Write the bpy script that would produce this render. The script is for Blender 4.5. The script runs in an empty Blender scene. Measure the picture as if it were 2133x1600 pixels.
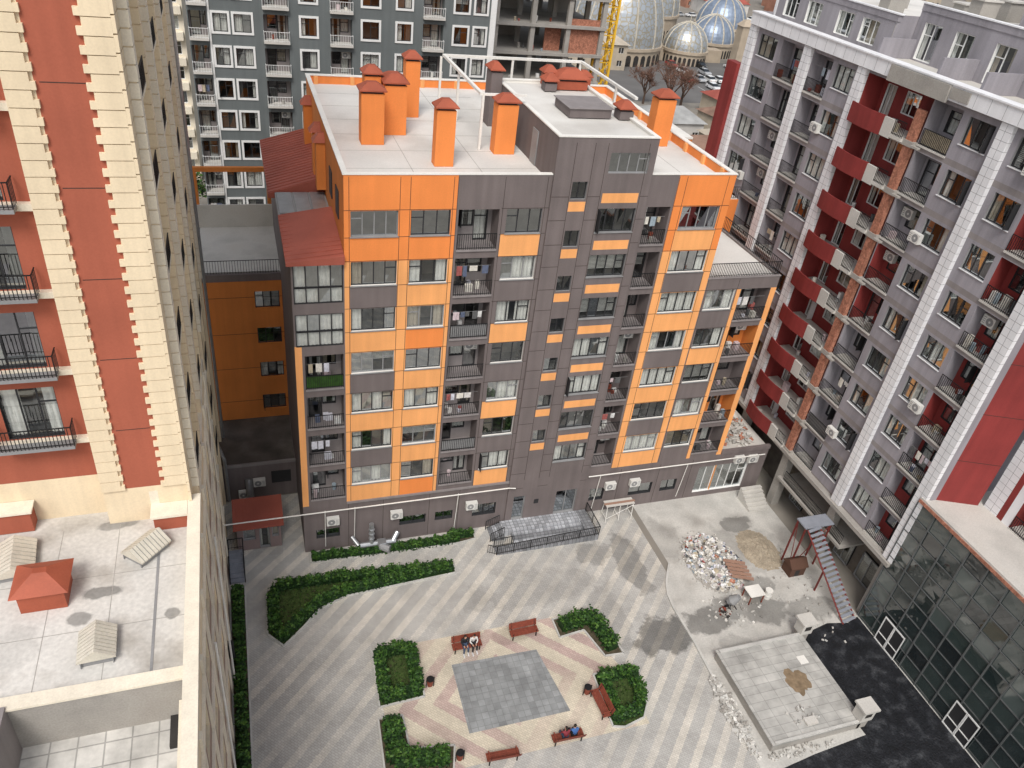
import bpy, math, random
from mathutils import Vector, Matrix
random.seed(7)
rnd=random.uniform
S=bpy.context.scene
# ---------------------------------------------------------------- materials
MATS={}
def newmat(name):
    m=bpy.data.materials.new(name); m.use_nodes=True
    n=m.node_tree.nodes; l=m.node_tree.links
    b=n["Principled BSDF"]
    return m,n,l,b
def mat(name,c,rough=.8,var=.12,scale=.8,fine=.06,fs=14,streak=0,metal=0,bump=0,spec=.3,stain=0,stc=(.3,.28,.25),sscale=.5,spots=None):
    if name in MATS: return MATS[name]
    m,n,l,b=newmat(name)
    tc=n.new("ShaderNodeTexCoord")
    def noise(s,det=5,mp=None):
        t=n.new("ShaderNodeTexNoise"); t.inputs["Scale"].default_value=s; t.inputs["Detail"].default_value=det
        if mp:
            q=n.new("ShaderNodeMapping"); q.inputs["Scale"].default_value=mp
            l.new(tc.outputs["Object"],q.inputs["Vector"]); l.new(q.outputs[0],t.inputs["Vector"])
        else: l.new(tc.outputs["Object"],t.inputs["Vector"])
        return t.outputs["Fac"]
    def mr(o,a,bb,f0=.3,f1=.7):
        r=n.new("ShaderNodeMapRange"); r.inputs["From Min"].default_value=f0; r.inputs["From Max"].default_value=f1
        r.inputs["To Min"].default_value=a; r.inputs["To Max"].default_value=bb
        l.new(o,r.inputs["Value"]); return r.outputs["Result"]
    def mul(a,bb):
        q=n.new("ShaderNodeMath"); q.operation='MULTIPLY'; l.new(a,q.inputs[0]); l.new(bb,q.inputs[1]); return q.outputs[0]
    v=mul(mr(noise(scale),1-var,1+var),mr(noise(fs,3),1-fine,1+fine))
    if streak: v=mul(v,mr(noise(1,4,(2.2,2.2,.12)),1-streak,1+streak*.4))
    if spots: v=mul(v,wetmask(n,l,tc,spots))
    rgb=n.new("ShaderNodeRGB"); rgb.outputs[0].default_value=(*c,1)
    col=rgb.outputs[0]
    if stain:
        mx=n.new("ShaderNodeMixRGB"); mx.inputs[2].default_value=(*stc,1)
        l.new(mr(noise(sscale,8),0,stain,.52,.68),mx.inputs[0]); l.new(col,mx.inputs[1]); col=mx.outputs[0]
    vm=n.new("ShaderNodeVectorMath"); vm.operation='SCALE'
    l.new(col,vm.inputs[0]); l.new(v,vm.inputs["Scale"])
    l.new(vm.outputs[0],b.inputs["Base Color"])
    b.inputs["Roughness"].default_value=rough; b.inputs["Metallic"].default_value=metal
    b.inputs["Specular IOR Level"].default_value=spec
    if bump:
        bp=n.new("ShaderNodeBump"); bp.inputs["Strength"].default_value=bump; bp.inputs["Distance"].default_value=.05
        l.new(noise(fs,4),bp.inputs["Height"]); l.new(bp.outputs[0],b.inputs["Normal"])
    MATS[name]=m; return m
def wetmask(n,l,tc,spots):
    def M(op,a,bb=None):
        q=n.new("ShaderNodeMath"); q.operation=op
        for i,x in enumerate((a,bb)):
            if x is None: continue
            if isinstance(x,(int,float)): q.inputs[i].default_value=x
            else: l.new(x,q.inputs[i])
        return q.outputs[0]
    sp=n.new("ShaderNodeSeparateXYZ"); l.new(tc.outputs["Object"],sp.inputs[0])
    t=n.new("ShaderNodeTexNoise"); t.inputs["Scale"].default_value=.9; t.inputs["Detail"].default_value=8; t.inputs["Roughness"].default_value=.55; l.new(tc.outputs["Object"],t.inputs["Vector"])
    nz=M('MULTIPLY',M('SUBTRACT',t.outputs["Fac"],.5),1.9)
    out=None
    for cx,cy,rx,ry,k in spots:
        a=M('DIVIDE',M('SUBTRACT',sp.outputs[0],cx),rx); c=M('DIVIDE',M('SUBTRACT',sp.outputs[1],cy),ry)
        d=M('ADD',M('SQRT',M('ADD',M('MULTIPLY',a,a),M('MULTIPLY',c,c))),nz)
        r=n.new("ShaderNodeMapRange"); r.inputs[1].default_value=.85; r.inputs[2].default_value=1.08; r.inputs[3].default_value=k; r.inputs[4].default_value=1; l.new(d,r.inputs[0])
        out=r.outputs[0] if out is None else M('MINIMUM',out,r.outputs[0])
    return out
ORA=mat("orange_render",(.79,.25,.065),.75,.07,.4,.04,streak=.06)
ORL=mat("orange_light_render",(.84,.385,.14),.75,.07,.4,.04,streak=.1)
ORD=mat("orange_deep",(.62,.21,.05),.8,.08,.5,.04,streak=.1)
GRY=mat("grey_brown_render",(.165,.138,.133),.8,.1,.4,.05,streak=.14)
GRL=mat("grey_light_render",(.25,.225,.22),.8,.1,.4,.05,streak=.12)
SEAM=mat("panel_seam",(.05,.035,.03),.9)
WHT=mat("white_coping",(.74,.72,.67),.7,.08,.6)
ROOF=mat("roof_screed",(.64,.62,.58),.9,.1,.25,.05,stain=.5,stc=(.42,.39,.35),sscale=.22)
MAR=mat("maroon_sheet",(.31,.085,.058),.55,.15,.5)
CAP=mat("terracotta_cap",(.34,.085,.045),.6,.15,.8)
REDB=mat("tower_terracotta",(.37,.105,.062),.8,.08,.4,.04,streak=.08)
CRE=mat("tower_cream",(.76,.63,.44),.8,.07,.5,.04,streak=.1)
CREL=mat("cream_light",(.76,.69,.56),.8,.07,.5,streak=.08)
MAU=mat("mauve_render",(.30,.283,.305),.8,.12,.35,.05,streak=.18)
WPI=mat("white_cladding",(.76,.76,.77),.6,.07,.5,.03,streak=.08)
RED=mat("crimson_render",(.23,.035,.032),.7,.14,.4,.05,streak=.15)
BRK=mat("raw_brick",(.36,.155,.10),.95,.3,4,.3,9)
CON=mat("concrete",(.34,.32,.29),.9,.2,.5,.1,stain=.5,stc=(.2,.18,.16))
COL=mat("concrete_light",(.52,.50,.46),.9,.15,.5,.08,stain=.4,stc=(.35,.32,.28))
BLK=mat("black_iron",(.012,.012,.013),.5)
FRD=mat("frame_dark",(.03,.03,.032),.5)
FRG=mat("frame_grey",(.25,.25,.25),.5)
FRW=mat("frame_white",(.72,.72,.70),.5,.04)
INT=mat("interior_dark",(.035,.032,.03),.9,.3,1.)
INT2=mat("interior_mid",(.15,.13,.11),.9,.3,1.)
CUR=mat("curtain_white",(.74,.71,.66),.9,.12,3)
CUR2=mat("curtain_beige",(.45,.38,.30),.9,.12,3)
ACW=mat("ac_white",(.65,.64,.60),.5,.06)
GALV=mat("galvanised",(.42,.43,.44),.35,.1,2,metal=.7)
VEN=mat("vent_sheet",(.60,.56,.47),.45,.1,2,metal=.1)
DRF=mat("dark_bitumen_roof",(.095,.083,.072),.9,.3,.7,.15,stain=.5,stc=(.17,.15,.13))
BGG=mat("slate_render",(.135,.15,.15),.85,.08,.3,streak=.1)
WOOD=mat("bench_wood",(.20,.05,.03),.6,.2,5)
GRN=mat("lawn",(.045,.07,.018),.95,.35,3,.4,20,bump=.5)
SOIL=mat("soil",(.08,.065,.04),.95,.3,3,.3,10)
LEAF=mat("leaf_mid",(.032,.085,.013),.6,.4,3)
LEAF2=mat("leaf_light",(.075,.15,.025),.6,.3,3)
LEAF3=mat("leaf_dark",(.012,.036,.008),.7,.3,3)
BARK=mat("bark",(.09,.06,.045),.95)
TWIG=mat("twig",(.16,.09,.065),.95)
BLKM=mat("black_membrane",(.012,.013,.016),.5,.5,1.2,.5,8,bump=1,spec=.5,stain=.6,stc=(.045,.047,.05),sscale=1.2)
SAND=mat("sand",(.33,.28,.21),.95,.2,1.5,.2,12,bump=.6)
GSLAT=mat("stair_tread",(.25,.265,.30),.5,.1,2)
ROAD=mat("asphalt",(.13,.125,.12),.9,.15,.15,.08)
GRD=mat("ground_dusty",(.24,.22,.19),.95,.25,.02,.1,.5,stain=.6,stc=(.13,.12,.11),sscale=.02)
KERB=mat("kerb_stone",(.48,.47,.44),.9,.15,1)
YARD=mat("yard_concrete",(.48,.465,.43),.9,.16,.6,.1,9,stain=.55,stc=(.33,.31,.28),sscale=.45,spots=[(35.2,36.4,1.5,1.0,.5),(32.6,28.3,2.0,1.3,.52),(28.0,28.2,1.8,1.1,.45),(30.4,28.9,1.6,1.1,.55),(33.5,30.3,1.5,.9,.65),(28.5,36,1.6,2,.8),(36,27.6,2.2,1,.62),(29,24,1.5,3,.75),(34.5,34,2.6,2.6,.8)])
def glassmat(name,tint,fac,rough=.02):
    m,n,l,b=newmat(name); n.remove(b)
    o=n["Material Output"]; t=n.new("ShaderNodeBsdfTransparent"); t.inputs[0].default_value=(*tint,1)
    g=n.new("ShaderNodeBsdfGlossy"); g.inputs["Roughness"].default_value=rough; g.inputs[0].default_value=(.85,.9,.92,1)
    x=n.new("ShaderNodeMixShader"); x.inputs[0].default_value=fac
    l.new(t.outputs[0],x.inputs[1]); l.new(g.outputs[0],x.inputs[2]); l.new(x.outputs[0],o.inputs[0])
    return m
GLS=glassmat("window_glass",(.84,.87,.87),.16)
GLR=glassmat("window_glass_reflective",(.4,.42,.42),.45)
def cwg(name,c,r):
    m,n,l,b=newmat(name); b.inputs["Base Color"].default_value=(*c,1); b.inputs["Roughness"].default_value=r
    b.inputs["Specular IOR Level"].default_value=1.0; b.inputs["IOR"].default_value=1.7
    return m
CW=[cwg("curtain_glass_a",(.02,.03,.03),.04),cwg("curtain_glass_b",(.035,.05,.047),.05),cwg("curtain_glass_c",(.075,.095,.09),.08),cwg("curtain_glass_d",(.012,.017,.018),.03)]
def paving(name,cA,cB,period,duty,mode,center=(0,0),spots=None):
    m,n,l,b=newmat(name)
    tc=n.new("ShaderNodeTexCoord"); sp=n.new("ShaderNodeSeparateXYZ"); l.new(tc.outputs["Object"],sp.inputs[0])
    def M(op,a,bb=None,v=None):
        q=n.new("ShaderNodeMath"); q.operation=op
        l.new(a,q.inputs[0]) if not isinstance(a,(int,float)) else setattr(q.inputs[0],'default_value',a)
        if bb is not None:
            if isinstance(bb,(int,float)): q.inputs[1].default_value=bb
            else: l.new(bb,q.inputs[1])
        return q.outputs[0]
    nz=n.new("ShaderNodeTexNoise"); nz.inputs["Scale"].default_value=7; l.new(tc.outputs["Object"],nz.inputs["Vector"])
    wob=M('MULTIPLY',M('SUBTRACT',nz.outputs["Fac"],.5),.3)
    if mode=='diag': e=M('SUBTRACT',sp.outputs[0],sp.outputs[1])
    else: e=M('ADD',M('ABSOLUTE',M('SUBTRACT',sp.outputs[0],center[0])),M('ABSOLUTE',M('SUBTRACT',sp.outputs[1],center[1])))
    f=M('FRACT',M('DIVIDE',M('ADD',M('ADD',e,wob),200.),period))
    st=M('LESS_THAN',f,duty)
    n2=n.new("ShaderNodeTexNoise"); n2.inputs["Scale"].default_value=.16; n2.inputs["Detail"].default_value=6; l.new(tc.outputs["Object"],n2.inputs["Vector"])
    r2=n.new("ShaderNodeMapRange"); r2.inputs[1].default_value=.38; r2.inputs[2].default_value=.6; r2.inputs[3].default_value=.25; r2.inputs[4].default_value=1; l.new(n2.outputs["Fac"],r2.inputs[0])
    mx=n.new("ShaderNodeMixRGB"); l.new(M('MULTIPLY',st,r2.outputs[0]),mx.inputs[0]); mx.inputs[1].default_value=(*cA,1); mx.inputs[2].default_value=(*cB,1)
    mp=n.new("ShaderNodeMapping"); mp.inputs["Rotation"].default_value=(0,0,math.radians(45)); l.new(tc.outputs["Object"],mp.inputs[0])
    br=n.new("ShaderNodeTexBrick"); br.inputs["Scale"].default_value=1; br.inputs["Brick Width"].default_value=.24; br.inputs["Row Height"].default_value=.13
    br.inputs["Mortar Size"].default_value=.014; br.inputs["Color1"].default_value=(1.08,1.08,1.08,1); br.inputs["Color2"].default_value=(.88,.88,.88,1); br.inputs["Mortar"].default_value=(.68,.66,.64,1)
    l.new(mp.outputs[0],br.inputs["Vector"])
    m2=n.new("ShaderNodeMixRGB"); m2.blend_type='MULTIPLY'; m2.inputs[0].default_value=.75; l.new(mx.outputs[0],m2.inputs[1]); l.new(br.outputs[0],m2.inputs[2])
    n3=n.new("ShaderNodeTexNoise"); n3.inputs["Scale"].default_value=.4; n3.inputs["Detail"].default_value=10; n3.inputs["Roughness"].default_value=.6; l.new(tc.outputs["Object"],n3.inputs["Vector"])
    r3=n.new("ShaderNodeMapRange"); r3.inputs[1].default_value=.3; r3.inputs[2].default_value=.7; r3.inputs[3].default_value=.8; r3.inputs[4].default_value=1.13; l.new(n3.outputs["Fac"],r3.inputs[0])
    sc=r3.outputs[0]
    if spots: sc=M('MULTIPLY',sc,wetmask(n,l,tc,spots))
    vm=n.new("ShaderNodeVectorMath"); vm.operation='SCALE'; l.new(m2.outputs[0],vm.inputs[0]); l.new(sc,vm.inputs["Scale"])
    l.new(vm.outputs[0],b.inputs["Base Color"]); b.inputs["Roughness"].default_value=.85; b.inputs["Specular IOR Level"].default_value=.2
    return m
PAV=paving("plaza_pavers",(.44,.43,.405),(.60,.565,.50),1.62,.40,'diag',spots=[(24.6,27.8,2.6,1.4,.42),(24.9,34.4,1.1,3.0,.62),(22.6,35.8,1.6,1.1,.72),(21.5,30,1.2,3,.82),(17,33.5,5,1.6,.86),(4,36,3,.6,.85),(12,20,4,1,.88)])
PINK=paving("plaza_pavers_pink",(.60,.54,.43),(.47,.355,.32),2.1,.45,'dia',(12.9,26.4),spots=[(14.5,30.2,2,.7,.8),(7.5,23.5,1,1,.85)])
def tilemat(name,c,w,h,mort,var=.2,mcol=.6,msz=.02,rot=0):
    m,n,l,b=newmat(name)
    tc=n.new("ShaderNodeTexCoord"); mp=n.new("ShaderNodeMapping"); mp.inputs["Rotation"].default_value=(0,0,rot); l.new(tc.outputs["Object"],mp.inputs[0])
    br=n.new("ShaderNodeTexBrick"); br.offset=0; br.inputs["Scale"].default_value=1; br.inputs["Brick Width"].default_value=w; br.inputs["Row Height"].default_value=h
    br.inputs["Mortar Size"].default_value=msz; k=1+var; k2=1-var
    br.inputs["Color1"].default_value=(c[0]*k,c[1]*k,c[2]*k,1); br.inputs["Color2"].default_value=(c[0]*k2,c[1]*k2,c[2]*k2,1)
    br.inputs["Mortar"].default_value=(c[0]*mcol,c[1]*mcol,c[2]*mcol,1); l.new(mp.outputs[0],br.inputs["Vector"])
    n3=n.new("ShaderNodeTexNoise"); n3.inputs["Scale"].default_value=.7; n3.inputs["Detail"].default_value=10; n3.inputs["Roughness"].default_value=.65; l.new(tc.outputs["Object"],n3.inputs["Vector"])
    r3=n.new("ShaderNodeMapRange"); r3.inputs[1].default_value=.3; r3.inputs[2].default_value=.7; r3.inputs[3].default_value=.62; r3.inputs[4].default_value=1.2; l.new(n3.outputs["Fac"],r3.inputs[0])
    vm=n.new("ShaderNodeVectorMath"); vm.operation='SCALE'; l.new(br.outputs[0],vm.inputs[0]); l.new(r3.outputs[0],vm.inputs["Scale"])
    l.new(vm.outputs[0],b.inputs["Base Color"]); b.inputs["Roughness"].default_value=.8
    return m
GSQ=tilemat("grey_square_tiles",(.27,.28,.28),.42,.42,.02,.14,.75,.018)
TERT=tilemat("terrace_tiles",(.58,.56,.52),.9,.9,.02,.04,.6,.03)
TERF=mat("terrace_screed",(.58,.56,.52),.9,.12,.3,.1,6,stain=.75,stc=(.36,.33,.29),sscale=.45,spots=[(-6.6,24.2,.9,.35,.45),(-7.3,23.0,.5,.35,.5),(-3.9,22.6,.3,.3,.5),(-6.2,28.0,1.0,.3,.55),(-10,22,1.5,1,.85)])
# ---------------------------------------------------------------- mesh accumulator
def empty(name,loc=(0,0,0)):
    e=bpy.data.objects.new(name,None); e.location=loc; S.collection.objects.link(e); return e
ID=lambda u,d,z:(u,d,z)
class M:
    def __init__(s,name,parent=None,smooth=False):
        s.n=name; s.p=parent; s.v=[]; s.f=[]; s.mi=[]; s.ms=[]; s.sm=smooth
    def mid(s,m):
        if m not in s.ms: s.ms.append(m)
        return s.ms.index(m)
    def poly(s,pts,m):
        i=len(s.v); s.v+=[tuple(p) for p in pts]; s.f.append(tuple(range(i,i+len(pts)))); s.mi.append(s.mid(m))
    def quad(s,T,u0,u1,z0,z1,d,m): s.poly([T(u0,d,z0),T(u1,d,z0),T(u1,d,z1),T(u0,d,z1)],m)
    def hex(s,P,m,skip=()):
        i=len(s.v); s.v+=[tuple(p) for p in P]
        for k,f in enumerate([(0,3,2,1),(4,5,6,7),(0,1,5,4),(1,2,6,5),(2,3,7,6),(3,0,4,7)]):
            if k in skip: continue
            s.f.append(tuple(i+j for j in f)); s.mi.append(s.mid(m))
    def box(s,T,u0,u1,d0,d1,z0,z1,m,skip=()):
        s.hex([T(u0,d0,z0),T(u1,d0,z0),T(u1,d1,z0),T(u0,d1,z0),T(u0,d0,z1),T(u1,d0,z1),T(u1,d1,z1),T(u0,d1,z1)],m,skip)
    def tube(s,a,b,r0,r1,m,n=8,caps=True):
        a=Vector(a);b=Vector(b);d=(b-a)
        if d.length<1e-6: return
        d.normalize(); x=d.orthogonal().normalized(); y=d.cross(x)
        i=len(s.v)
        for c,r in((a,r0),(b,r1)):
            for k in range(n):
                t=2*math.pi*k/n; s.v.append(tuple(c+x*r*math.cos(t)+y*r*math.sin(t)))
        k0=s.mid(m)
        for k in range(n): s.f.append((i+k,i+(k+1)%n,i+n+(k+1)%n,i+n+k)); s.mi.append(k0)
        if caps: s.f.append(tuple(range(i,i+n))); s.mi.append(k0); s.f.append(tuple(range(i+n,i+2*n))); s.mi.append(k0)
    def build(s):
        me=bpy.data.meshes.new(s.n); me.from_pydata(s.v,[],s.f)
        for m in s.ms: me.materials.append(m)
        me.polygons.foreach_set("material_index",s.mi)
        if s.sm: me.polygons.foreach_set("use_smooth",[True]*len(s.f))
        me.update(); o=bpy.data.objects.new(s.n,me); S.collection.objects.link(o)
        if s.p: o.parent=s.p
        return o
def wall(m,T,u0,u1,z0,z1,holes,default,regions=(),d=0):
    us={u0,u1};zs={z0,z1}
    for h in list(holes)+[r[:4] for r in regions]:
        for a in h[:2]:
            if u0<a<u1: us.add(a)
        for a in h[2:4]:
            if z0<a<z1: zs.add(a)
    us=sorted(us);zs=sorted(zs)
    for i in range(len(us)-1):
        for j in range(len(zs)-1):
            a,b,c,e=us[i],us[i+1],zs[j],zs[j+1]; uc=(a+b)/2;zc=(c+e)/2
            if any(h[0]<uc<h[1] and h[2]<zc<h[3] for h in holes): continue
            mm=default
            for r in regions:
                if r[0]<uc<r[1] and r[2]<zc<r[3]: mm=r[4]
            m.quad(T,a,b,c,e,d,mm)
def reveal(m,T,u0,u1,z0,z1,d0,d1,mm,back=None):
    m.poly([T(u0,d0,z0),T(u0,d1,z0),T(u0,d1,z1),T(u0,d0,z1)],mm)
    m.poly([T(u1,d0,z0),T(u1,d1,z0),T(u1,d1,z1),T(u1,d0,z1)],mm)
    m.poly([T(u0,d0,z0),T(u1,d0,z0),T(u1,d1,z0),T(u0,d1,z0)],mm)
    m.poly([T(u0,d0,z1),T(u1,d0,z1),T(u1,d1,z1),T(u0,d1,z1)],mm)
    if back: m.quad(T,u0,u1,z0,z1,d1,back)
def curtain(m,T,u0,u1,z0,z1,d,mm):
    n=max(3,int((u1-u0)/.11)); 
    for i in range(n):
        a=u0+(u1-u0)*i/n;b=u0+(u1-u0)*(i+1)/n
        da=d+(.035 if i%2 else -.035);db=d+(-.035 if i%2 else .035)
        m.poly([T(a,da,z0),T(b,db,z0),T(b,db,z1),T(a,da,z1)],mm)
def window(m,T,u0,u1,z0,z1,panes=3,fr=FRD,rev=None,d=0,style=None,transom=True,glass=None,sill=None,deep=.16):
    rev=rev or fr
    reveal(m,T,u0,u1,z0,z1,d,d-deep,rev)
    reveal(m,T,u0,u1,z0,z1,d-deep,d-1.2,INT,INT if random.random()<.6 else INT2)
    g=d-deep+.02; w=.055
    m.box(T,u0,u0+w,g-.06,g,z0,z1,fr); m.box(T,u1-w,u1,g-.06,g,z0,z1,fr)
    m.box(T,u0+w,u1-w,g-.06,g,z0,z0+w,fr); m.box(T,u0+w,u1-w,g-.06,g,z1-w,z1,fr)
    pw=(u1-u0)/panes
    for i in range(1,panes): m.box(T,u0+pw*i-.03,u0+pw*i+.03,g-.06,g-.002,z0+w,z1-w,fr)
    if transom: 
        h=z0+(z1-z0)*.68
        k=random.choice([0,panes-1])
        m.box(T,u0+pw*k+.035,u0+pw*(k+1)-.035,g-.06,g-.004,h-.025,h+.025,fr)
    for i in range(panes):
        a=u0+pw*i+.03; b=u0+pw*(i+1)-.03; t1,t2=rnd(-.012,.012),rnd(-.012,.012)
        gm=glass or (GLR if random.random()<.25 else GLS)
        m.poly([T(a,g-.03+t1,z0+w),T(b,g-.03-t1,z0+w),T(b,g-.03+t2,z1-w),T(a,g-.03-t2,z1-w)],gm)
    if random.random()<.12 and z1-z0>1:
        m.box(T,u0+w,u0+w+.04,g,g+.5,z0+.06,z1-.06,fr)
    st=style if style is not None else random.random()
    c=CUR if random.random()<.85 else CUR2
    cd=d-deep-.14
    if st<.40: curtain(m,T,u0+.05,u1-.05,z0,z1,cd,c)
    elif st<.76:
        q=rnd(.2,.42)*(u1-u0)
        curtain(m,T,u0+.05,u0+q,z0,z1,cd,c); curtain(m,T,u1-q*rnd(.6,1),u1-.05,z0,z1,cd,c)
    elif st<.85:
        k=z0+(z1-z0)*rnd(.1,.6); n=int((z1-k)/.09)
        for i in range(n):
            zz=z1-.09*i; m.poly([T(u0+.05,cd,zz),T(u1-.05,cd,zz),T(u1-.05,cd-.03,zz-.075),T(u0+.05,cd-.03,zz-.075)],CUR)
    if sill: m.box(T,u0-.04,u1+.04,d+.002,d+.07,z0-.05,z0-.002,sill)
def railing(m,T,u0,u1,d,z,h=1.0,mm=BLK,sp=.13,ends=None):
    m.box(T,u0,u1,d-.02,d+.02,z+h-.04,z+h,mm); m.box(T,u0,u1,d-.015,d+.015,z+.08,z+.11,mm)
    n=int((u1-u0)/sp)
    for i in range(n+1):
        u=u0+.012+(u1-u0-.024)*i/n; m.box(T,u-.013,u+.013,d-.013,d+.013,z,z+h-.04,mm,skip=(0,1))
    if ends:
        for u in (u0,u1):
            m.box(T,u-.02,u+.02,ends,d-.02,z+h-.04,z+h,mm)
            k=int(abs(d-ends)/sp)
            for j in range(k):
                dd=ends+(d-ends)*(j+.5)/k; m.box(T,u-.011,u+.011,dd-.011,dd+.011,z,z+h-.04,mm,skip=(0,1))
def acunit(m,T,u,d,z):
    m.box(T,u,u+.85,d+.05,d+.37,z,z+.62,ACW)
    n=14;c=(u+.32,z+.31)
    m.poly([T(c[0]+.25*math.cos(2*math.pi*k/n),d+.375,c[1]+.25*math.sin(2*math.pi*k/n)) for k in range(n)],FRG)
    m.poly([T(c[0]+.07*math.cos(2*math.pi*k/n),d+.38,c[1]+.07*math.sin(2*math.pi*k/n)) for k in range(n)],ACW)
    for i in range(4): m.box(T,u+.62,u+.8,d+.372,d+.377,z+.1+.12*i,z+.14+.12*i,FRG)
    for uu in(u+.1,u+.7): m.box(T,uu,uu+.04,d-.0,d+.4,z-.05,z-.002,FRG)
CLO=[mat("cloth%d"%i,c,.9,.2,4) for i,c in enumerate([(.6,.6,.58),(.30,.09,.08),(.10,.12,.18),(.42,.36,.26),(.1,.1,.1),(.28,.34,.38),(.55,.45,.46),(.55,.55,.6),(.65,.62,.55),(.62,.60,.57)])]
def laundry(m,T,u0,u1,d,z,n):
    m.box(T,u0,u1,d-.006,d+.006,z,z+.012,FRG)
    u=u0+.1
    for i in range(n):
        w=rnd(.2,.5)
        if u+w>u1: break
        h=rnd(.3,.75); c=random.choice(CLO)
        k=[(u,0),(u+w*.33,rnd(-.04,.04)),(u+w*.66,rnd(-.04,.04)),(u+w,0)]
        for a,b in zip(k,k[1:]): m.poly([T(a[0],d+a[1],z-h),T(b[0],d+b[1],z-h),T(b[0],d,z),T(a[0],d,z)],c)
        u+=w+rnd(.02,.3)
def clutter(m,T,u0,u1,d0,d1,z,n):
    for i in range(n):
        w=rnd(.2,.5);h=rnd(.2,.8);u=rnd(u0+.05,u1-w-.05);dd=rnd(d0,d1-.3)
        c=random.choice(CLO+[ACW,CON,WOOD])
        if random.random()<.5: m.box(T,u,u+w,dd,dd+rnd(.2,.35),z+.003,z+h,c)
        else: m.tube(T(u+w/2,dd+.15,z+.003),T(u+w/2,dd+.15,z+h*.8),.12,.15,c,9)
def balcony(m,T,u0,u1,z0,z1,depth=1.2,wm=GRY,back=None,rail=True,d=0,life=.6,slab=COL,door=FRD,ac=False):
    reveal(m,T,u0,u1,z0,z1,d,d-depth,wm)
    zf=z0+.012
    m.poly([T(u0+.01,d-.01,zf),T(u1-.01,d-.01,zf),T(u1-.01,d-depth+.01,zf),T(u0+.01,d-depth+.01,zf)],slab)
    w=u1-u0; a=u0+w*rnd(.05,.12); b=a+.85; c=b+.02; e=min(u1-.12,c+w*.38); D=d-depth
    if random.random()<.5: a,b,c,e= u1-(b-u0), u1-(a-u0), u1-(e-u0), u1-(c-u0)
    dz=min(z1-.1,z0+2.2); wz=z0+.9
    wall(m,T,u0,u1,z0,z1,[(a,b,z0,dz),(c,e,wz,dz)],back or wm,d=D)
    for (p,q,r,s2) in ((a,b,z0+.02,dz),(c,e,wz,dz)):
        window(m,T,p,q,r,s2,1 if q-p<1 else 2,door,door,d=D,deep=.08)
    if rail:
        m.box(T,u0-.02,u1+.02,d+.002,d+.09,z0-.10,z0+.02,slab)
        railing(m,T,u0+.02,u1-.02,d+.04,z0+.02,.98)
        if life>.4 and random.random()<.14:
            m.box(T,u0+.06,u1-.06,d-.035,d-.025,z0+.1,z0+.92,random.choice([GRL,FRG,CLO[3],LEAF]))
    if random.random()<life:
        if random.random()<.5: laundry(m,T,u0+.1,u1-.1,d-.25,z0+rnd(1.6,1.9),random.randint(2,5))
        clutter(m,T,u0,u1,D+.1,d-.1,zf,random.randint(1,4))
    if ac or random.random()<.3:
        acunit(m,lambda u,dd,z:T(u,dd,z),u0+w*.55,D+.02,z0+1.35+.2)
# ---------------------------------------------------------------- MAIN BUILDING
main=empty("orange_apartment_building")
Tm=lambda u,d,z:(u,40-d,z)
Tc=lambda u,d,z:(u,39.85-d,z)
W=M("facade_walls",main); G=M("windows_and_balconies",main); X=M("panel_seams",main)
holes=[];regs=[(5.1,11.3,4.33,27.3,ORA),(24.95,28.9,4.33,27.3,ORA)]
for k in range(7):
    t=25.3-3*k;b=t-1.5
    lo=ORL if k>0 else ORA
    regs+= [(5.1,11.3,b-1.5,t,lo),(24.95,28.9,b-1.5,t,lo)] if k else []
for k in range(7):
    t=25.3-3*k;b=t-1.5
    win=[(5.45,8.05),(8.75,11.0),(14.3,16.45),(25.65,28.3)]
    if k>=2: win.append((29.1,31.3))
    for i,(p,q) in enumerate(win):
        holes.append((p,q,b,t))
        st=None if k else .9
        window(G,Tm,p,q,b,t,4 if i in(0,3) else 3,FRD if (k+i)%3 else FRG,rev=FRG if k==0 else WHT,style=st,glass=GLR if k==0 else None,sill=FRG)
    bal=[(11.45,13.85),(23.2,24.8)]
    if k>=2: bal.append((31.75,34.15))
    for p,q in bal:
        holes.append((p,q,t-2.45,t)); balcony(G,Tm,p,q,t-2.45,t,1.3,GRY if p<24 else (ORD if p<25 or k%2 else GRY),GRL if p<20 else None,life=.85 if k else .3,slab=GRL)
    A=[ORA,GRY,ORL,GRY,ORL,GRY,ORL][k]; regs.append((5.4,8.1,b-1.5 if k<6 else 4.33,b,A))
    regs.append((8.72,11.05,b-1.5 if k<6 else 4.33,b,[ORA,ORL,ORA,ORL,ORL,ORL,ORA][k]))
    regs.append((14.05,16.5,b-1.45,b-.02,[ORL,GRY][k%2]))
    regs.append((25.55,28.4,b-1.45,b-.02,[ORL,GRY][k%2]))
    if k>=2:
        regs+= [(29.0,31.4,b-1.45,b-.02,[GRY,ORL][k%2]),(31.4,31.75,b-1.5,t,ORL),(34.15,34.6,b-1.5,t,ORL)]
wall(W,Tm,5.1,16.8,4.33,27.3,holes,GRY,regs)
wall(W,Tm,23.0,28.9,4.33,27.3,holes,GRY,regs)
wall(W,Tm,28.9,34.6,4.33,20.2,holes,GRY,regs)
for k in range(7):
    t=25.3-3*k;b=t-1.5
    for z in (t+.04,b-.04):
        for (p,q) in [(5.1,11.35),(13.95,16.8),(24.95,28.9)]+([(28.9,31.6)] if k>=2 else []):
            X.box(Tm,p,q,.001,.006,z-.015,z+.015,SEAM)
for u in (5.38,8.12,8.68,11.08,11.32,14.02,16.55,24.97,25.52,28.4):
    X.box(Tm,u-.014,u+.014,.001,.005,4.33,27.2,SEAM)
for u in (28.98,31.42): X.box(Tm,u-.014,u+.014,.001,.005,4.33,20.1,SEAM)
lh=[];lr=[(2.2,2.6,4.33,17.0,ORL)]
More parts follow.
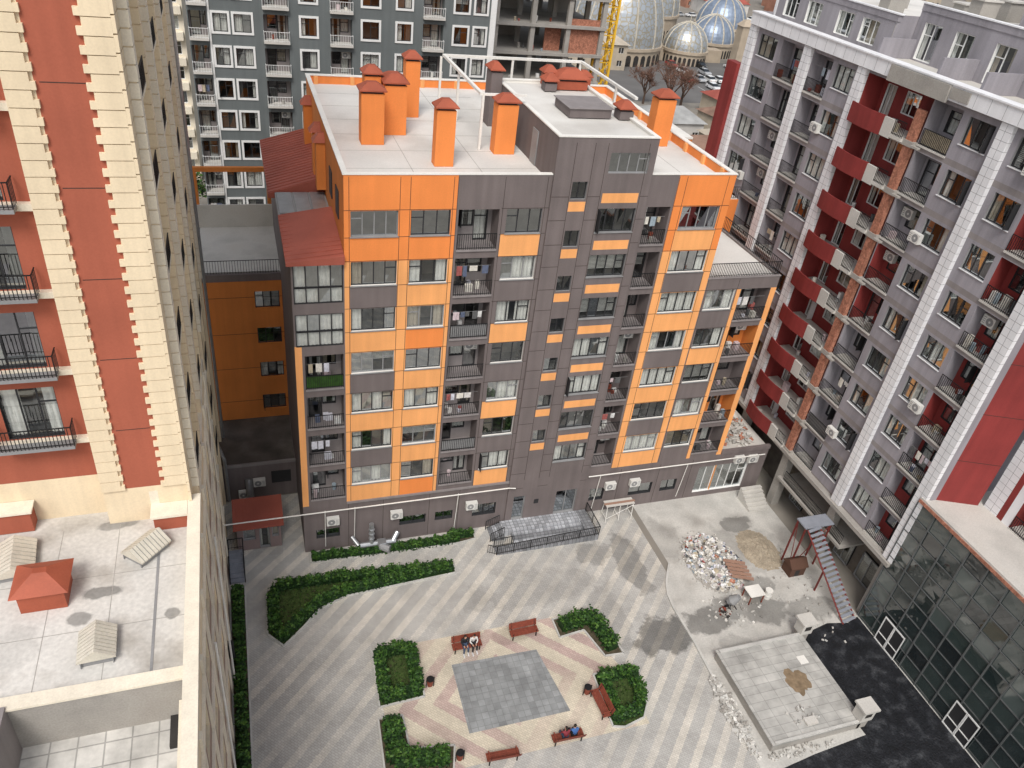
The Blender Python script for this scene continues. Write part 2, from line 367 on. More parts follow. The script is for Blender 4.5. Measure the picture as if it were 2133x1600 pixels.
for k in range(3,7):
    t=25.3-3*k; lh.append((2.75,5.0,t-2.4,t)); balcony(G,Tm,2.75,5.0,t-2.4,t,1.3,GRY,GRL,life=1,slab=GRL)
for z0,z1 in ((19.8,22.2),(16.95,19.1)):
    lh.append((2.3,5.02,z0,z1)); h=z0+1.0
    window(G,Tm,2.3,5.02,z0,h,4,FRD,transom=False,style=.2,deep=.05); window(G,Tm,2.3,5.02,h,z1,4,FRD,transom=False,style=.2,deep=.05)
wall(W,Tm,2.2,5.1,4.33,22.3,lh,GRY,lr)
# core
ch=[];cr=[]
for k in range(7):
    t=25.3-3*k;b=t-1.5
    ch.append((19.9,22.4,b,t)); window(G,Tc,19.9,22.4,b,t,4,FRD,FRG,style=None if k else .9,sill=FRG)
    cr.append((20.0,22.35,t+.35,t+.95,ORL))
    z=25.9-3*k; ch.append((18.0,18.95,z,z+1.05)); window(G,Tc,18.0,18.95,z,z+1.05,2,FRD,FRG,style=.95,transom=False)
    cr.append((17.95,19.0,z-.75,z-.15,ORL))
ch.append((20.1,22.6,27.45,28.65)); window(G,Tc,20.1,22.6,27.45,28.65,4,FRG,FRG,style=.9,glass=GLR)
ch+=[(17.3,18.2,.52,2.8),(20.7,22.4,.52,2.8)]
window(G,Tc,17.3,18.2,.52,2.8,1,FRG,transom=False,style=.9,glass=GLR); window(G,Tc,20.7,22.4,.52,2.8,2,FRG,transom=False,style=.9,glass=GLR)
W.box(Tc,18.95,19.3,.002,.03,1.9,2.3,FRD)
wall(W,Tc,16.8,23.0,0,29.5,ch,GRY,cr)
for u in (17.9,19.05,19.85,22.45): X.box(Tc,u-.014,u+.014,.001,.005,4.4,29.2,SEAM)
for k in range(8):
    z=26.05-3*k; 
    for zz in (z,z-1.45):
        X.box(Tc,16.8,17.9,.001,.0055,zz-.014,zz+.014,SEAM); X.box(Tc,22.45,23,.001,.0055,zz-.014,zz+.014,SEAM); X.box(Tc,19.05,19.85,.001,.0055,zz-.014,zz+.014,SEAM)
for u in (16.8,23.0): W.poly([(u,39.85,0),(u,40,0),(u,40,27.3),(u,39.85,27.3)],GRY)
W.poly([(16.8,40,26.6),(16.8,52,26.6),(16.8,52,29.5),(16.8,40,29.5)],GRY)
W.poly([(16.8,40,27.3),(16.8,39.85,27.3),(16.8,39.85,29.5),(16.8,40,29.5)],GRY)
W.poly([(23,39.85,26.6),(23,52,26.6),(23,52,29.5),(23,39.85,29.5)],GRY)
W.poly([(16.8,52,26.6),(23,52,26.6),(23,52,29.5),(16.8,52,29.5)],GRY)
def roofslab(m,x0,x1,y0,y1,z,par,pw,capm,inner,rm=ROOF):
    m.poly([(x0+pw,y0+pw,z),(x1-pw,y0+pw,z),(x1-pw,y1-pw,z),(x0+pw,y1-pw,z)],rm)
    zt=z+par
    for (a,b,c,d) in ((x0+pw,x1-pw,y0+pw,y0+pw),(x0+pw,x1-pw,y1-pw,y1-pw)): m.poly([(a,c,z),(b,c,z),(b,c,zt),(a,c,zt)],inner)
    for x in (x0+pw,x1-pw): m.poly([(x,y0+pw,z),(x,y1-pw,z),(x,y1-pw,zt),(x,y0+pw,zt)],inner)
    e=.04
    for (a,b,c,d) in ((x0-e,x1+e,y0-e,y0+pw+e),(x0-e,x1+e,y1-pw-e,y1+e),(x0-e,x0+pw+e,y0+pw+e,y1-pw-e),(x1-pw-e,x1+e,y0+pw+e,y1-pw-e)):
        m.box(ID,a,b,c,d,zt+.001,zt+.07,capm)
RF=M("roof",main)
roofslab(RF,16.8,23,39.85,52,29.35,.15,.2,WHT,WHT)
RF.poly([(5.3,40.2,26.75),(28.7,40.2,26.75),(28.7,60,26.75),(5.3,60,26.75)],ROOF)
for (a,b,c,d) in ((5.04,16.78,39.96,40.22),(23.02,28.94,39.96,40.22),(5.04,28.94,59.9,60.25),(5.04,5.34,40.22,59.9),(28.6,28.94,40.22,59.9)): RF.box(ID,a,b,c,d,27.31,27.38,WHT)
RF.poly([(5.3,59.95,26.75),(28.7,59.95,26.75),(28.7,59.95,27.31),(5.3,59.95,27.31)],ORA)
for x in (5.3,28.64): RF.poly([(x,40.2,26.75),(x,60,26.75),(x,60,27.31),(x,40.2,27.31)],ORA)
RF.poly([(5.3,40.2,26.75),(16.8,40.2,26.75),(16.8,40.2,27.31),(5.3,40.2,27.31)],WHT); RF.poly([(23,40.2,26.75),(28.6,40.2,26.75),(28.6,40.2,27.31),(23,40.2,27.31)],WHT)
for i in range(9):
    x=5.6+i*2.6; RF.box(ID,x,x+.3,59.8,59.949,26.755,27.3,ORL)
for i in range(8):
    y=41+i*2.4; RF.box(ID,28.48,28.639,y,y+.3,26.755,27.3,ORL)
for i in range(6):
    y=42.5+i*3; RF.box(ID,5.4,16.7,y,y+.03,26.751,26.757,CON)
for x in (9.2,13.2,26.1): RF.box(ID,x,x+.03,40.4,59.8,26.751,26.7565,CON)
RF.poly([(5.1,40,22.3),(5.1,60.2,22.3),(5.1,60.2,27.3),(5.1,40,27.3)],ORD)
RF.poly([(28.9,40,20.2),(28.9,60.2,20.2),(28.9,60.2,27.3),(28.9,40,27.3)],ORA)
RF.poly([(2.2,60.2,0),(34.6,60.2,0),(34.6,60.2,20.2),(2.2,60.2,20.2)],GRY)
RF.poly([(5.1,60.2,20.2),(28.9,60.2,20.2),(28.9,60.2,27.3),(5.1,60.2,27.3)],ORA)
RF.poly([(2.2,40,0),(2.2,60.2,0),(2.2,60.2,22.3),(2.2,40,22.3)],GRY)
RF.poly([(34.6,40,0),(34.6,60.2,0),(34.6,60.2,20.2),(34.6,40,20.2)],ORL)
Tl=lambda u,d,z:(5.1-d,u,z)
for y in (42,45,53): RF.box(Tl,y,y+1.2,.002,.06,24,25.6,FRD)
for y in (48.5,50.5,56.5):
    RF.box(Tl,y,y+.8,.002,.55,23.2,26.2,ORD); RF.hex([(4.35,y-.1,26.2),(5.095,y-.1,26.2),(5.095,y+.9,26.2),(4.35,y+.9,26.2),(4.7,y+.2,26.7),(5.09,y+.2,26.7),(5.09,y+.6,26.7),(4.7,y+.6,26.7)],CAP)
RF.hex([(1.95,39.7,22.3),(5.09,39.7,22.3),(5.09,45.6,22.3),(1.95,45.6,22.3),(1.95,39.7,22.5),(5.09,39.7,22.8),(5.09,45.6,23.3),(1.95,45.6,22.8)],MAR)
for i in range(12): 
    y=40+i*.48; z=22.5+(y-39.7)/5.9*.3; RF.hex([(1.95,y,z),(5.08,y,z+.35),(5.08,y+.03,z+.35),(1.95,y+.03,z),(1.95,y,z+.03),(5.08,y,z+.40),(5.08,y+.03,z+.40),(1.95,y+.03,z+.03)],MAR)
RF.box(ID,2.0,5.09,45.7,49.4,22.3,22.7,FRG)
for i in range(3): RF.box(ID,2.1+i*1.0,2.95+i*1.0,45.9,49.2,22.71,22.8,GALV)
RF.hex([(1.6,49.5,22.3),(5.09,49.5,22.3),(5.09,60,22.3),(1.6,60,22.3),(1.6,49.5,22.6),(5.09,49.5,23.6),(5.09,60,23.6),(1.6,60,22.6)],MAR)
for i in range(22):
    y=49.6+i*.48; RF.hex([(1.6,y,22.6),(5.08,y,23.6),(5.08,y+.03,23.6),(1.6,y+.03,22.6),(1.6,y,22.64),(5.08,y,23.64),(5.08,y+.03,23.64),(1.6,y+.03,22.64)],MAR)
def chimney(m,x,y,w,dp,z0,z1,bm,capm=CAP,ch=.45):
    m.box(ID,x,x+w,y,y+dp,z0,z1,bm)
    m.box(ID,x+.1,x+w-.1,y+.1,y+dp-.1,z1,z1+.14,FRD)
    e=.13; z=z1+.14
    m.box(ID,x-e,x+w+e,y-e,y+dp+e,z,z+.07,capm)
    m.hex([(x-e,y-e,z+.071),(x+w+e,y-e,z+.071),(x+w+e,y+dp+e,z+.071),(x-e,y+dp+e,z+.071),(x+w*.3,y+dp*.3,z+ch),(x+w*.7,y+dp*.3,z+ch),(x+w*.7,y+dp*.7,z+ch),(x+w*.3,y+dp*.7,z+ch)],capm)
CH=M("chimneys",main)
for a in ((7.0,46.5,1.35,1.0,29.7,ORA),(8.7,48.4,1.35,1.8,29.7,ORA),(7.6,49.2,1.0,1.0,30.0,ORA),(10.7,52.2,.95,.9,30.3,ORA),(10.6,42.8,1.1,.8,29.9,ORA),(14.8,45,1.3,.9,29.7,ORA),(16.0,50.6,.75,1.2,30.2,GRY),(26.4,46.9,1.3,1.0,29.8,ORA),(25.6,58.3,.9,.9,28.2,CAP)):
    chimney(CH,a[0],a[1],a[2],a[3],26.76,a[4],a[5])
chimney(CH,22.1,43.6,.9,.9,29.42,29.9,GRY); chimney(CH,19.4,49.6,.8,.8,29.42,29.9,GRY); chimney(CH,20.4,50.1,2.2,1.2,29.42,29.95,CAP,ch=.6)
chimney(CH,19.8,51,.8,.7,29.42,30.1,CAP)
CH.box(ID,18.9,21.6,43.8,46.4,29.42,29.95,GRY); CH.box(ID,18.8,21.7,43.7,46.5,29.951,30.0,GRL)
CH.box(ID,16.74,16.795,43,43.95,26.76,28.8,FRG)
PG=M("steel_pergola",main)
for x,y in ((14.1,45.9),(14.1,51.7),(13.8,55.5),(24.2,55.5),(24.2,49),(19,55.5)): PG.box(ID,x-.07,x+.07,y-.07,y+.07,26.76,29.98,WHT)
PG.box(ID,13.9,14.1,45.9,55.4,29.99,30.15,WHT); PG.box(ID,13.9,24.3,55.4,55.6,29.99,30.15,WHT); PG.box(ID,24.15,24.35,46,55.39,29.99,30.15,WHT)
PG.box(ID,14.1,16.8,45.85,46.0,29.99,30.12,WHT)
roofslab(RF,28.9,34.6,40,60.2,20.05,.12,.12,GRL,GRL)
railing(PG,Tm,29,34.5,-.1,20.25,1.0)
TR=lambda u,d,z:(34.5-d,u,z); railing(PG,TR,40.1,58,0,20.25,1.0,sp=.2)
RF.box(ID,34.61,39.1,53,62,0,20.4,ORA); RF.box(ID,34.7,39.0,53.1,61.9,20.41,20.5,ROOF); railing(PG,lambda u,d,z:(u,53.1-d,z),34.7,39,0,20.5,1.,sp=.2)
RF.box(ID,36,39.1,62.1,66,0,22.5,ORD); RF.box(ID,35.9,39.1,62.05,66.1,22.51,22.7,WHT)
gh=[(3.0,4.6,1.2,2.0),(8.8,10.7,1.4,2.2),(11.4,12.7,1.4,2.2),(14.2,16.0,1.3,2.4),(23.6,24.8,1.2,2.4),(27.0,29.0,1.2,2.3),(29.8,31.2,1.2,2.3),(33.0,37.6,.5,3.2)]
for h in gh[:-1]: window(G,Tm,*h,2,FRD,transom=False,style=.9,glass=GLR)
window(G,Tm,*gh[-1],6,FRW,style=.8,glass=GLR)
wall(W,Tm,2.2,16.8,0,4.33,gh,GRY); wall(W,Tm,23,39.2,0,4.33,gh,GRY)
W.box(ID,5.1,16.79,39.9,39.999,4.18,4.34,GRL)
for x in (5.2,7.6,10.9,13.1,25.9,29.3,32.2): X.box(Tm,x,x+.03,.001,.005,.1,4.1,SEAM)
W.poly([(34.6,40,4.33),(39.2,40,4.33),(39.2,53,4.33),(34.6,53,4.33)],COL)
W.box(ID,34.62,39.2,39.9,40.15,4.34,4.7,GRY)
G2=M("pipes_ducts_and_ac_units",main)
for x,z in ((3.7,2.6),(8.1,2.4),(13.6,2.3),(24.7,2.4),(26.8,2.4),(36.0,3.4),(37.3,3.3)): acunit(G2,Tm,x,0,z)
for a,b in (((-2.9,39.5,4.1),(16.6,39.5,4.1)),((16.6,39.5,4.1),(17.2,39.6,3.9)),((23,39.6,4.1),(38.6,39.6,4.1))): G2.tube(a,b,.045,.045,WHT,8)
for x in (3.6,5.6,12.9,24.0,31.5): G2.tube((x,39.93,.4),(x,39.6,4.1),.03,.03,WHT,6)
for a,b,r in (((5.9,39.2,.75),(8.4,39.2,.75),.2),((6.7,39.2,.75),(6.7,39.3,2.6),.17),((7.3,39.0,.6),(7.9,38.6,.6),.28),((8.2,39.2,.75),(8.6,39.6,1.2),.2),((5.8,39.2,.75),(5.4,39.8,1.1),.15)): G2.tube(a,b,r,r,GALV,12)
for z in (1.3,1.7,2.1): G2.tube((6.7,39.22+z*.04-.06,z),(6.7,39.22+z*.04-.06,z+.06),.21,.21,GALV,12)
G2.box(ID,7.1,7.7,38.9,39.4,.35,.95,GALV)
for o in (W,G,X,RF,CH,PG,G2): o.build()
# ---------------------------------------------------------------- left wing behind
lw=empty("orange_rear_wing"); m=M("walls",lw); Tw=lambda u,d,z:(u,52-d,z)
hs=[]
for k in range(4):
    z=12.6-3*k+.4; hs.append((.3,2.0,z,z+1.35))
for h in hs: window(m,Tw,*h,3,FRD,ORD)
wall(m,Tw,-3.25,2.19,0,15.2,hs,ORD)
m.box(ID,-3.25,2.19,51.97,62,15.21,15.75,GRY); m.box(ID,-3.2,2.19,52.2,61.8,15.76,15.8,COL)
for z in (13.9,10.9,7.9,4.9): m.box(Tw,-3.25,2.19,.001,.006,z,z+.03,SEAM)
railing(m,Tw,-3.2,2.1,-.05,15.8,1.0,sp=.18)
m.box(ID,-3.3,2.19,61.9,62.4,15.8,16.5,GRY)
for x in (-3.4,1.9): m.box(ID,x,x+.3,61,61.3,15.8,19.8,ORD)
m.box(ID,-3.4,2.2,61,61.3,19.81,20.15,ORD)
m.box(ID,-3.25,2.19,60,60.1,15.8,17.6,COL)
m.box(ID,-3.25,2.19,46.3,51.99,0,3.15,GRY); m.box(ID,-3.2,2.15,46.35,51.98,3.16,3.22,DRF)
m.box(ID,-3.25,2.19,46.2,46.34,3.16,3.4,GRL)
Tg=lambda u,d,z:(u,46.3-d,z)
m.box(Tg,.4,1.8,.002,.05,1.3,2.4,FRD)
acunit(m,Tg,-.9,.05,1.4); acunit(m,Tg,-2.0,.05,.4)
m.tube((-2.7,46.0,0.3),(-2.7,46.0,4.2),.12,.12,GALV,10); m.tube((-2.7,46.0,4.2),(-3.1,47,4.9),.12,.12,GALV,10); m.tube((-3.1,47,4.9),(-3.1,47,13),.1,.1,GALV,10)
m.tube((-1.2,45.6,.6),(-1.2,46.2,2.0),.28,.28,GALV,12); m.build()
cb=empty("guard_cabin"); m=M("walls",cb); Tk=lambda u,d,z:(u,41-d,z)
hh=[(-1.8,-1.0,.95,1.9),(-.75,-.05,0.05,1.95),(.1,.55,1,1.9)]
for h in hh: window(m,Tk,*h,1,FRG,transom=False)
wall(m,Tk,-2.2,.7,0,2.3,hh,mat("cabin_wall",(.23,.17,.16),.8,.1))
for x in(-2.2,.7): m.poly([(x,41,0),(x,43,0),(x,43,2.3),(x,41,2.3)],GRL)
m.hex([(-2.4,40.6,2.3),(.9,40.6,2.3),(.9,43.2,2.75),(-2.4,43.2,2.75),(-2.4,40.6,2.4),(.9,40.6,2.4),(.9,43.2,2.85),(-2.4,43.2,2.85)],MAR)
for i in range(15):
    x=-2.35+i*.23; m.hex([(x,40.6,2.4),(x+.04,40.6,2.4),(x+.04,43.2,2.85),(x,43.2,2.85),(x,40.6,2.45),(x+.04,40.6,2.45),(x+.04,43.2,2.9),(x,43.2,2.9)],MAR)
m.build()
# ---------------------------------------------------------------- entrance landing
en=empty("entrance_steps_and_ramp"); m=M("landing",en)
TL=tilemat("landing_tiles",(.40,.41,.43),.3,.3,.02,.3,.55,.03); TD=tilemat("ramp_tiles",(.22,.225,.235),.3,.3,.02,.2,.6,.03)
m.box(ID,16.4,22.6,38.75,39.84,0,.5,TL)
for i in range(3): m.box(ID,16.4-.32*(i+1),16.4-.32*i,38.4,39.84,0,.5-.14*(i+1),TL if i%2 else TD)
for i in range(3): m.box(ID,17.0,22.6,38.75-.3*(i+1),38.75-.3*i,0,.5-.13*(i+1),TL if i%2==0 else TD)
m.hex([(15.4,37.0,0),(23.4,37.0,0),(23.4,37.8,0),(15.4,37.8,0),(15.4,37.0,.02),(23.4,37.0,.5),(23.4,37.8,.5),(15.4,37.8,.02)],TD)
m.box(ID,22.6,23.4,37.8,39.84,0,.5,TD)
m.build(); m=M("railings",en)
def sloperail(m,a,b,h=.95,n=None,mm=BLK,sp=.16):
    a=Vector(a);b=Vector(b);L=(b-a).length;n=max(2,int(L/sp)); up=Vector((0,0,h))
    m.tube(a+up,b+up,.035,.035,mm,6); m.tube(a+up*.15,b+up*.15,.018,.018,mm,5)
    for i in range(n+1):
        p=a.lerp(b,i/n); m.tube(p,p+up,.014 if i%8 else .035,.014 if i%8 else .035,mm,4,False)
sloperail(m,(15.4,37.05,.02),(23.4,37.05,.5),.85); sloperail(m,(15.4,37.8,.02),(16.9,37.8,.1),.8); sloperail(m,(23.4,37.05,.5),(23.4,39.7,.5),.85); sloperail(m,(15.3,38.4,.0),(16.3,38.4,.45),.85); sloperail(m,(15.3,39.7,.0),(16.3,39.7,.45),.85); sloperail(m,(15.4,37.05,.02),(14.8,37.4,.0),.8)
m.build()
# ---------------------------------------------------------------- left tower + podium
lt=empty("terracotta_cream_tower"); m=M("front_walls",lt); Tf=lambda u,d,z:(u,28.1-d,z)
m.quad(Tf,-5.75,-4.15,17.9,52,.0,REDB)
m.quad(Tf,-4.15,-3.3,16,52,0,CRE); m.quad(Tf,-6.6,-5.75,16,52,0,CRE); m.quad(Tf,-5.75,-4.15,16,17.9,0,CRE)
z=17.9
while z<52:
    m.box(Tf,-4.12,-3.3,.002,.12,z,z+.52,CRE); m.box(Tf,-6.6,-5.85,.002,.12,z,z+.52,CRE)
    m.box(Tf,-4.3,-4.121,.002,.12,z,z+.25,CRE); m.box(Tf,-5.849,-5.7,.002,.12,z,z+.25,CRE)
    z+=.55
for z in (21.0,24.4,27.8,31.2,34.6): m.box(Tf,-5.6,-4.32,.001,.006,z,z+.03,SEAM)
Tq=lambda u,d,z:(u,28.9-d,z)
hs=[];rg=[]
for k in range(6):
    zf=20.4+3.35*k
    hs.append((-9.6,-7.6,zf+.05,zf+2.45)); window(m,Tq,-9.6,-7.6,zf+.05,zf+2.45,3,FRD,FRD,style=.5)
    hs.append((-12.6,-10.6,zf+.05,zf+2.45)); window(m,Tq,-12.6,-10.6,zf+.05,zf+2.45,3,FRD,FRD)
    rg.append((-14,-6.6,zf-.3,zf,CRE))
    m.box(Tq,-14,-6.62,.002,.25,zf-.25,zf,CREL)
    m.box(Tq,-9.9,-7.2,.251,.75,zf-.15,zf-.02,FRG)
    railing(m,Tq,-9.9,-7.2,.72,zf,.95,ends=.1); railing(m,Tq,-12.9,-10.2,.72,zf,.95,ends=.1)
wall(m,Tq,-14,-6.6,18.2,41,hs,REDB,rg); m.quad(Tq,-14,-6.6,16,18.2,0,CRE)
m.poly([(-6.6,28.1,16),(-6.6,28.9,16),(-6.6,28.9,52),(-6.6,28.1,52)],CRE)
m.box(ID,-14,-9.5,28.2,28.88,16.05,17.1,REDB); m.box(ID,-14,-9.4,28.1,28.88,17.101,17.2,CREL)
m.build()
m=M("side_walls",lt); Ts=lambda u,d,z:(-3.3+d,u,z)
hs=[];rg=[]
for k in range(-4,9):
    zf=20.4+3.35*k
    for j in range(6):
        y=29.6+j*3.4
        hs.append((y,y+1.9,zf+.8,zf+2.5)); window(m,Ts,y,y+1.9,zf+.8,zf+2.5,3,FRD,CRE)
        if j%2==0: m.box(Ts,y-.1,y+2.0,.002,.4,zf-.1,zf+.02,CREL); railing(m,Ts,y-.1,y+2.0,.38,zf+.02,.9)
        rg.append((y,y+1.9,zf-.7,zf+.7,REDB if j%2 else CRE))
wall(m,Ts,28.1,50,0,52,hs,CRE,rg)
z=16.9
while z<52:
    m.box(Ts,27.98,28.9,.002,.12,z,z+.5,CRE)
    for j in range(7):
        y=28.95+j*3.4; m.box(Ts,y-.04,y+.54,.002,.42,z,z+.5,CRE if j%2 else CREL)
    z+=.55
for j in range(7):
    y=28.95+j*3.4; m.box(Ts,y,y+.5,.002,.36,0,52,CRE)
m.poly([(-3.3,50,0),(-16,50,0),(-16,50,52),(-3.3,50,52)],CRE); m.poly([(-3.3,28.1,52),(-3.3,50,52),(-16,50,52),(-16,28.1,52)],ROOF)
m.tube((-2.8,49.9,0),(-2.8,49.9,52),.1,.1,GALV,8)
m.build()
m=M("podium_terrace",lt); Tp=lambda u,d,z:(-2.9+d,u,z)
POD=mat("podium_wall",(.34,.25,.20),.85,.1,.4,streak=.12)
hs=[]
for k in range(4):
    for j in range(10):
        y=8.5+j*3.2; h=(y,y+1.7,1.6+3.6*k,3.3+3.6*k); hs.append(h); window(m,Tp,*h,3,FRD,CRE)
wall(m,Tp,5,41,0,16,hs,POD,[(5,41,14.9,16,CRE)])
for k in range(4): m.box(Tp,5,41,.002,.12,4.2+3.6*k,4.4+3.6*k,CREL)
for j in range(11): m.box(Tp,7.3+3.2*j,7.6+3.2*j,.002,.1,0,16,CREL)
m.tube((-2.7,24,.2),(-2.7,24,12),.06,.06,WHT,6); m.tube((-2.7,30.5,.2),(-2.7,30.5,12),.06,.06,WHT,6)
m.box(ID,-3.3,-2.9,5,28.4,16.001,16.75,CREL); m.box(ID,-3.36,-2.84,5,28.45,16.751,16.86,CREL)
m.poly([(-14,19.7,16),(-3.3,19.7,16),(-3.3,28.9,16),(-14,28.9,16)],TERF)
m.poly([(-2.9,28.4,16),(-3.3,28.4,16),(-3.3,41,16),(-2.9,41,16)],CREL); m.poly([(-2.9,41,0),(-3.3,41,0),(-3.3,41,16),(-2.9,41,16)],POD)
m.box(ID,-4.75,-3.37,27.3,28.05,16.01,16.75,REDB); m.box(ID,-4.85,-3.37,27.2,28.09,16.751,16.87,CREL)
m.box(ID,-4.85,-4.5,28.091,28.49,16.0,17.6,CREL)
m.box(ID,-14,-3.301,19.35,19.7,13.9,16.2,CON); m.box(ID,-14,-3.301,19.25,19.8,16.201,16.3,CREL)
m.poly([(-9,5,13.9),(-3.3,5,13.9),(-3.3,19.4,13.9),(-9,19.4,13.9)],TERT)
m.box(ID,-14,-9,5,19.34,13,16.4,GRL)
m.box(ID,-3.7,-3.31,5,19.3,13.9,15.0,CREL)
m.box(ID,-4.6,-4.5,19.9,26,16.002,16.02,FRG)
for x in (-6.2,-8.4,-10.6): m.box(ID,x,x+.025,19.8,28.0,16.001,16.006,CON)
for y in (22.4,25.1): m.box(ID,-14,-3.4,y,y+.025,16.001,16.0065,CON)
m.build()
m=M("roof_vents",lt)
def ribvent(m,cx,cy,w,l,h,rot,z=16.0):
    c,s=math.cos(rot),math.sin(rot)
    T=lambda u,d,zz:(cx+u*c-d*s,cy+u*s+d*c,z+zz)
    m.box(T,-w/2+.1,w/2-.1,-l/2+.1,l/2-.1,.01,h*.45,FRG)
    n=9
    for i in range(n):
        a=-l/2+l*i/n;b=a+l/n*.8;e=a+l/n
        for sg in(-1,1):
            m.hex([T(0,a,h-.02),T(sg*w/2,a,h*.4-.02),T(sg*w/2,b,h*.4-.02),T(0,b,h-.02),T(0,a,h+.05),T(sg*w/2,a,h*.4+.05),T(sg*w/2,b,h*.4+.05),T(0,b,h+.05)],VEN)
            m.hex([T(0,b,h-.02),T(sg*w/2,b,h*.4-.02),T(sg*w/2,e,h*.4-.02),T(0,e,h-.02),T(0,b,h),T(sg*w/2,b,h*.4),T(sg*w/2,e,h*.4),T(0,e,h)],FRG)
    for a in(-l/2-.005,l/2+.005): m.poly([T(0,a,h),T(w/2,a,h*.4),T(-w/2,a,h*.4)],VEN)
    for a in (-w/2+.1,w/2-.14): m.box(T,a,a+.04,-l/2+.02,-l/2+.06,0,h*.4,FRG)
ribvent(m,-5.0,26.1,1.2,1.6,.75,-.75); ribvent(m,-6.4,21.4,1.3,1.5,.8,0.05); ribvent(m,-9.9,26.4,1.5,2.0,.7,.1)
x,y,w,l,z=-9.3,23.7,1.6,1.4,16.01
m.box(ID,x,x+w,y,y+l,z,z+.85,CAP); m.box(ID,x+.1,x+w-.1,y+.1,y+l-.1,z+.85,z+1.0,FRD)
m.hex([(x-.2,y-.2,z+1.0),(x+w+.2,y-.2,z+1.0),(x+w+.2,y+l+.2,z+1.0),(x-.2,y+l+.2,z+1.0),(x+w*.35,y+l*.4,z+1.5),(x+w*.65,y+l*.4,z+1.5),(x+w*.65,y+l*.6,z+1.5),(x+w*.35,y+l*.6,z+1.5)],CAP)
m.build()
ls=empty("side_steps"); m=M("steps",ls)
for i in range(7): m.box(ID,-2.88,-1.9,38.1+i*.32,38.1+(i+1)*.32,0,.12*(i+1),GSLAT)
sloperail(m,(-1.85,38.1,0),(-1.85,40.4,.9)); sloperail(m,(-2.8,38.1,0),(-2.8,40.4,.9)); sloperail(m,(-2.8,40.4,.9),(-1.85,40.4,.9)); m.build()
# ---------------------------------------------------------------- right building
rb=empty("mauve_white_apartment_building"); m=M("walls",rb); g=M("windows_and_balconies",rb); Tr=lambda u,d,z:(39.2-d,u,z); Tr2=lambda u,d,z:(39.5-d,u,z)
PY=[57.4,50.2,44.2,38.2,32.1,26.4]
def whitepil(m,T,y,z0,z1,w=.8):
    m.box(T,y-w/2,y+w/2,-.3,.0,z0,z1,WPI)
    z=z0
    while z<z1:
        m.box(T,y-w/2-.002,y+w/2+.002,-.3,.003,z,z+.02,FRG); z+=.5
    m.box(T,y-.01,y+.01,.0005,.004,z0,z1,FRG)
for i,y in enumerate(PY):
    if i==3:
        m.box(Tr,y-.3,y+.3,-.3,0,5.6,32.0,BRK)
        for k in range(9): m.box(Tr,y-.5,y+.5,-.3,.06,5.4+3.05*k,5.75+3.05*k,CON)
    else: whitepil(m,Tr,y,5.6 if i!=1 else 4.4,33.0,.85)
for i in range(5):
    y1=PY[i]-.42;y0=PY[i+1]+.42; hs=[];rg=[]
    red=(i==2)
    for k in range(9):
        z=5.6+3.05*k
        L=y1-y0
        if not red:
            if i%2: bu0,bu1,wu0,wu1=y1-.45*L,y1-.1,y0+.45,y0+.45+.36*L
            else: bu0,bu1,wu0,wu1=y0+.1,y0+.47*L,y1-.45-.36*L,y1-.45
            hs.append((bu0,bu1,z+.1,z+2.75)); hs.append((wu0,wu1,z+1.05,z+2.6))
            balcony(g,Tr2,bu0,bu1,z+.1,z+2.75,1.1,MAU if (i<3) else random.choice([MAU,RED]),RED if i==4 else None,life=.45,slab=COL)
            window(g,Tr2,wu0,wu1,z+1.05,z+2.6,3,FRD,FRG,sill=WPI)
            if (i+2*k)%5==0: acunit(g,Tr2,bu1+.1 if i%2==0 else bu0-.95,0,z+1.0)
            rg.append((y0,y1,z-.25,z+.1,GRL))
        else:
            hs.append((y0,y1,z+.1,z+2.8)); 
            reveal(g,Tr2,y0,y1,z+.1,z+2.8,0,-1.5,RED)
            D=-1.5; hh=[(y1-1.3,y1-.4,z+.12,z+2.3),(y0+1.6,y0+2.9,z+.9,z+2.3)]
            for h in hh: window(g,Tr2,*h,2,FRW,FRW,d=D,deep=.08,transom=False)
            wall(g,Tr2,y0,y1,z+.1,z+2.8,hh,RED,d=D)
            ym=y0+1.9
            g.box(Tr2,y0,y1,-1.45,.55,z-.1,z+.12,COL)
            n=6
            for q in range(n):
                a=ym+(y1-ym)*q/n;b=ym+(y1-ym)*(q+1)/n
                f=lambda t:.55+.18*math.sin(math.pi*min(1,max(0,(t-ym)/(y1-ym))))
                g.hex([Tr2(a,f(a)-.1,z-.25),Tr2(b,f(b)-.1,z-.25),Tr2(b,f(b),z-.25),Tr2(a,f(a),z-.25),Tr2(a,f(a)-.1,z+1.),Tr2(b,f(b)-.1,z+1.),Tr2(b,f(b),z+1.),Tr2(a,f(a),z+1.)],RED)
            g.box(Tr2,y0+1.0,ym-.01,.4,.56,z-.2,z+.95,COL)
            railing(g,Tr2,y0,y0+.98,.5,z+.12,.95)
            clutter(g,Tr2,y0,y1,-1.3,.2,z+.13,2)
    wall(m,Tr2,y0,y1,5.6,33.05,hs,MAU,rg)
m.box(Tr,26.0,57.8,-.6,.12,33.06,33.9,WPI); m.box(Tr,26.0,57.8,-.65,.2,33.91,34.0,WPI)
for k in range(30): m.box(Tr,26.2+k*1.05,26.22+k*1.05,.12,.124,33.1,33.88,FRG)
m.box(Tr,36.5,41.5,.125,.3,32.9,33.85,CON)
m.box(Tr,35.0,36.4,.125,.2,33.2,33.8,CON)
for k in range(9): m.box(Tr,37.1,37.75,.0,.25,5.5+3.05*k,5.62+3.05*k,CON)
m.poly([(39.2,26.0,5.6),(39.2,57.8,5.6),(52,57.8,5.6),(52,26.0,5.6)],CON)
m.box(ID,39.0,52,26.0,57.8,5.3,5.595,CON)
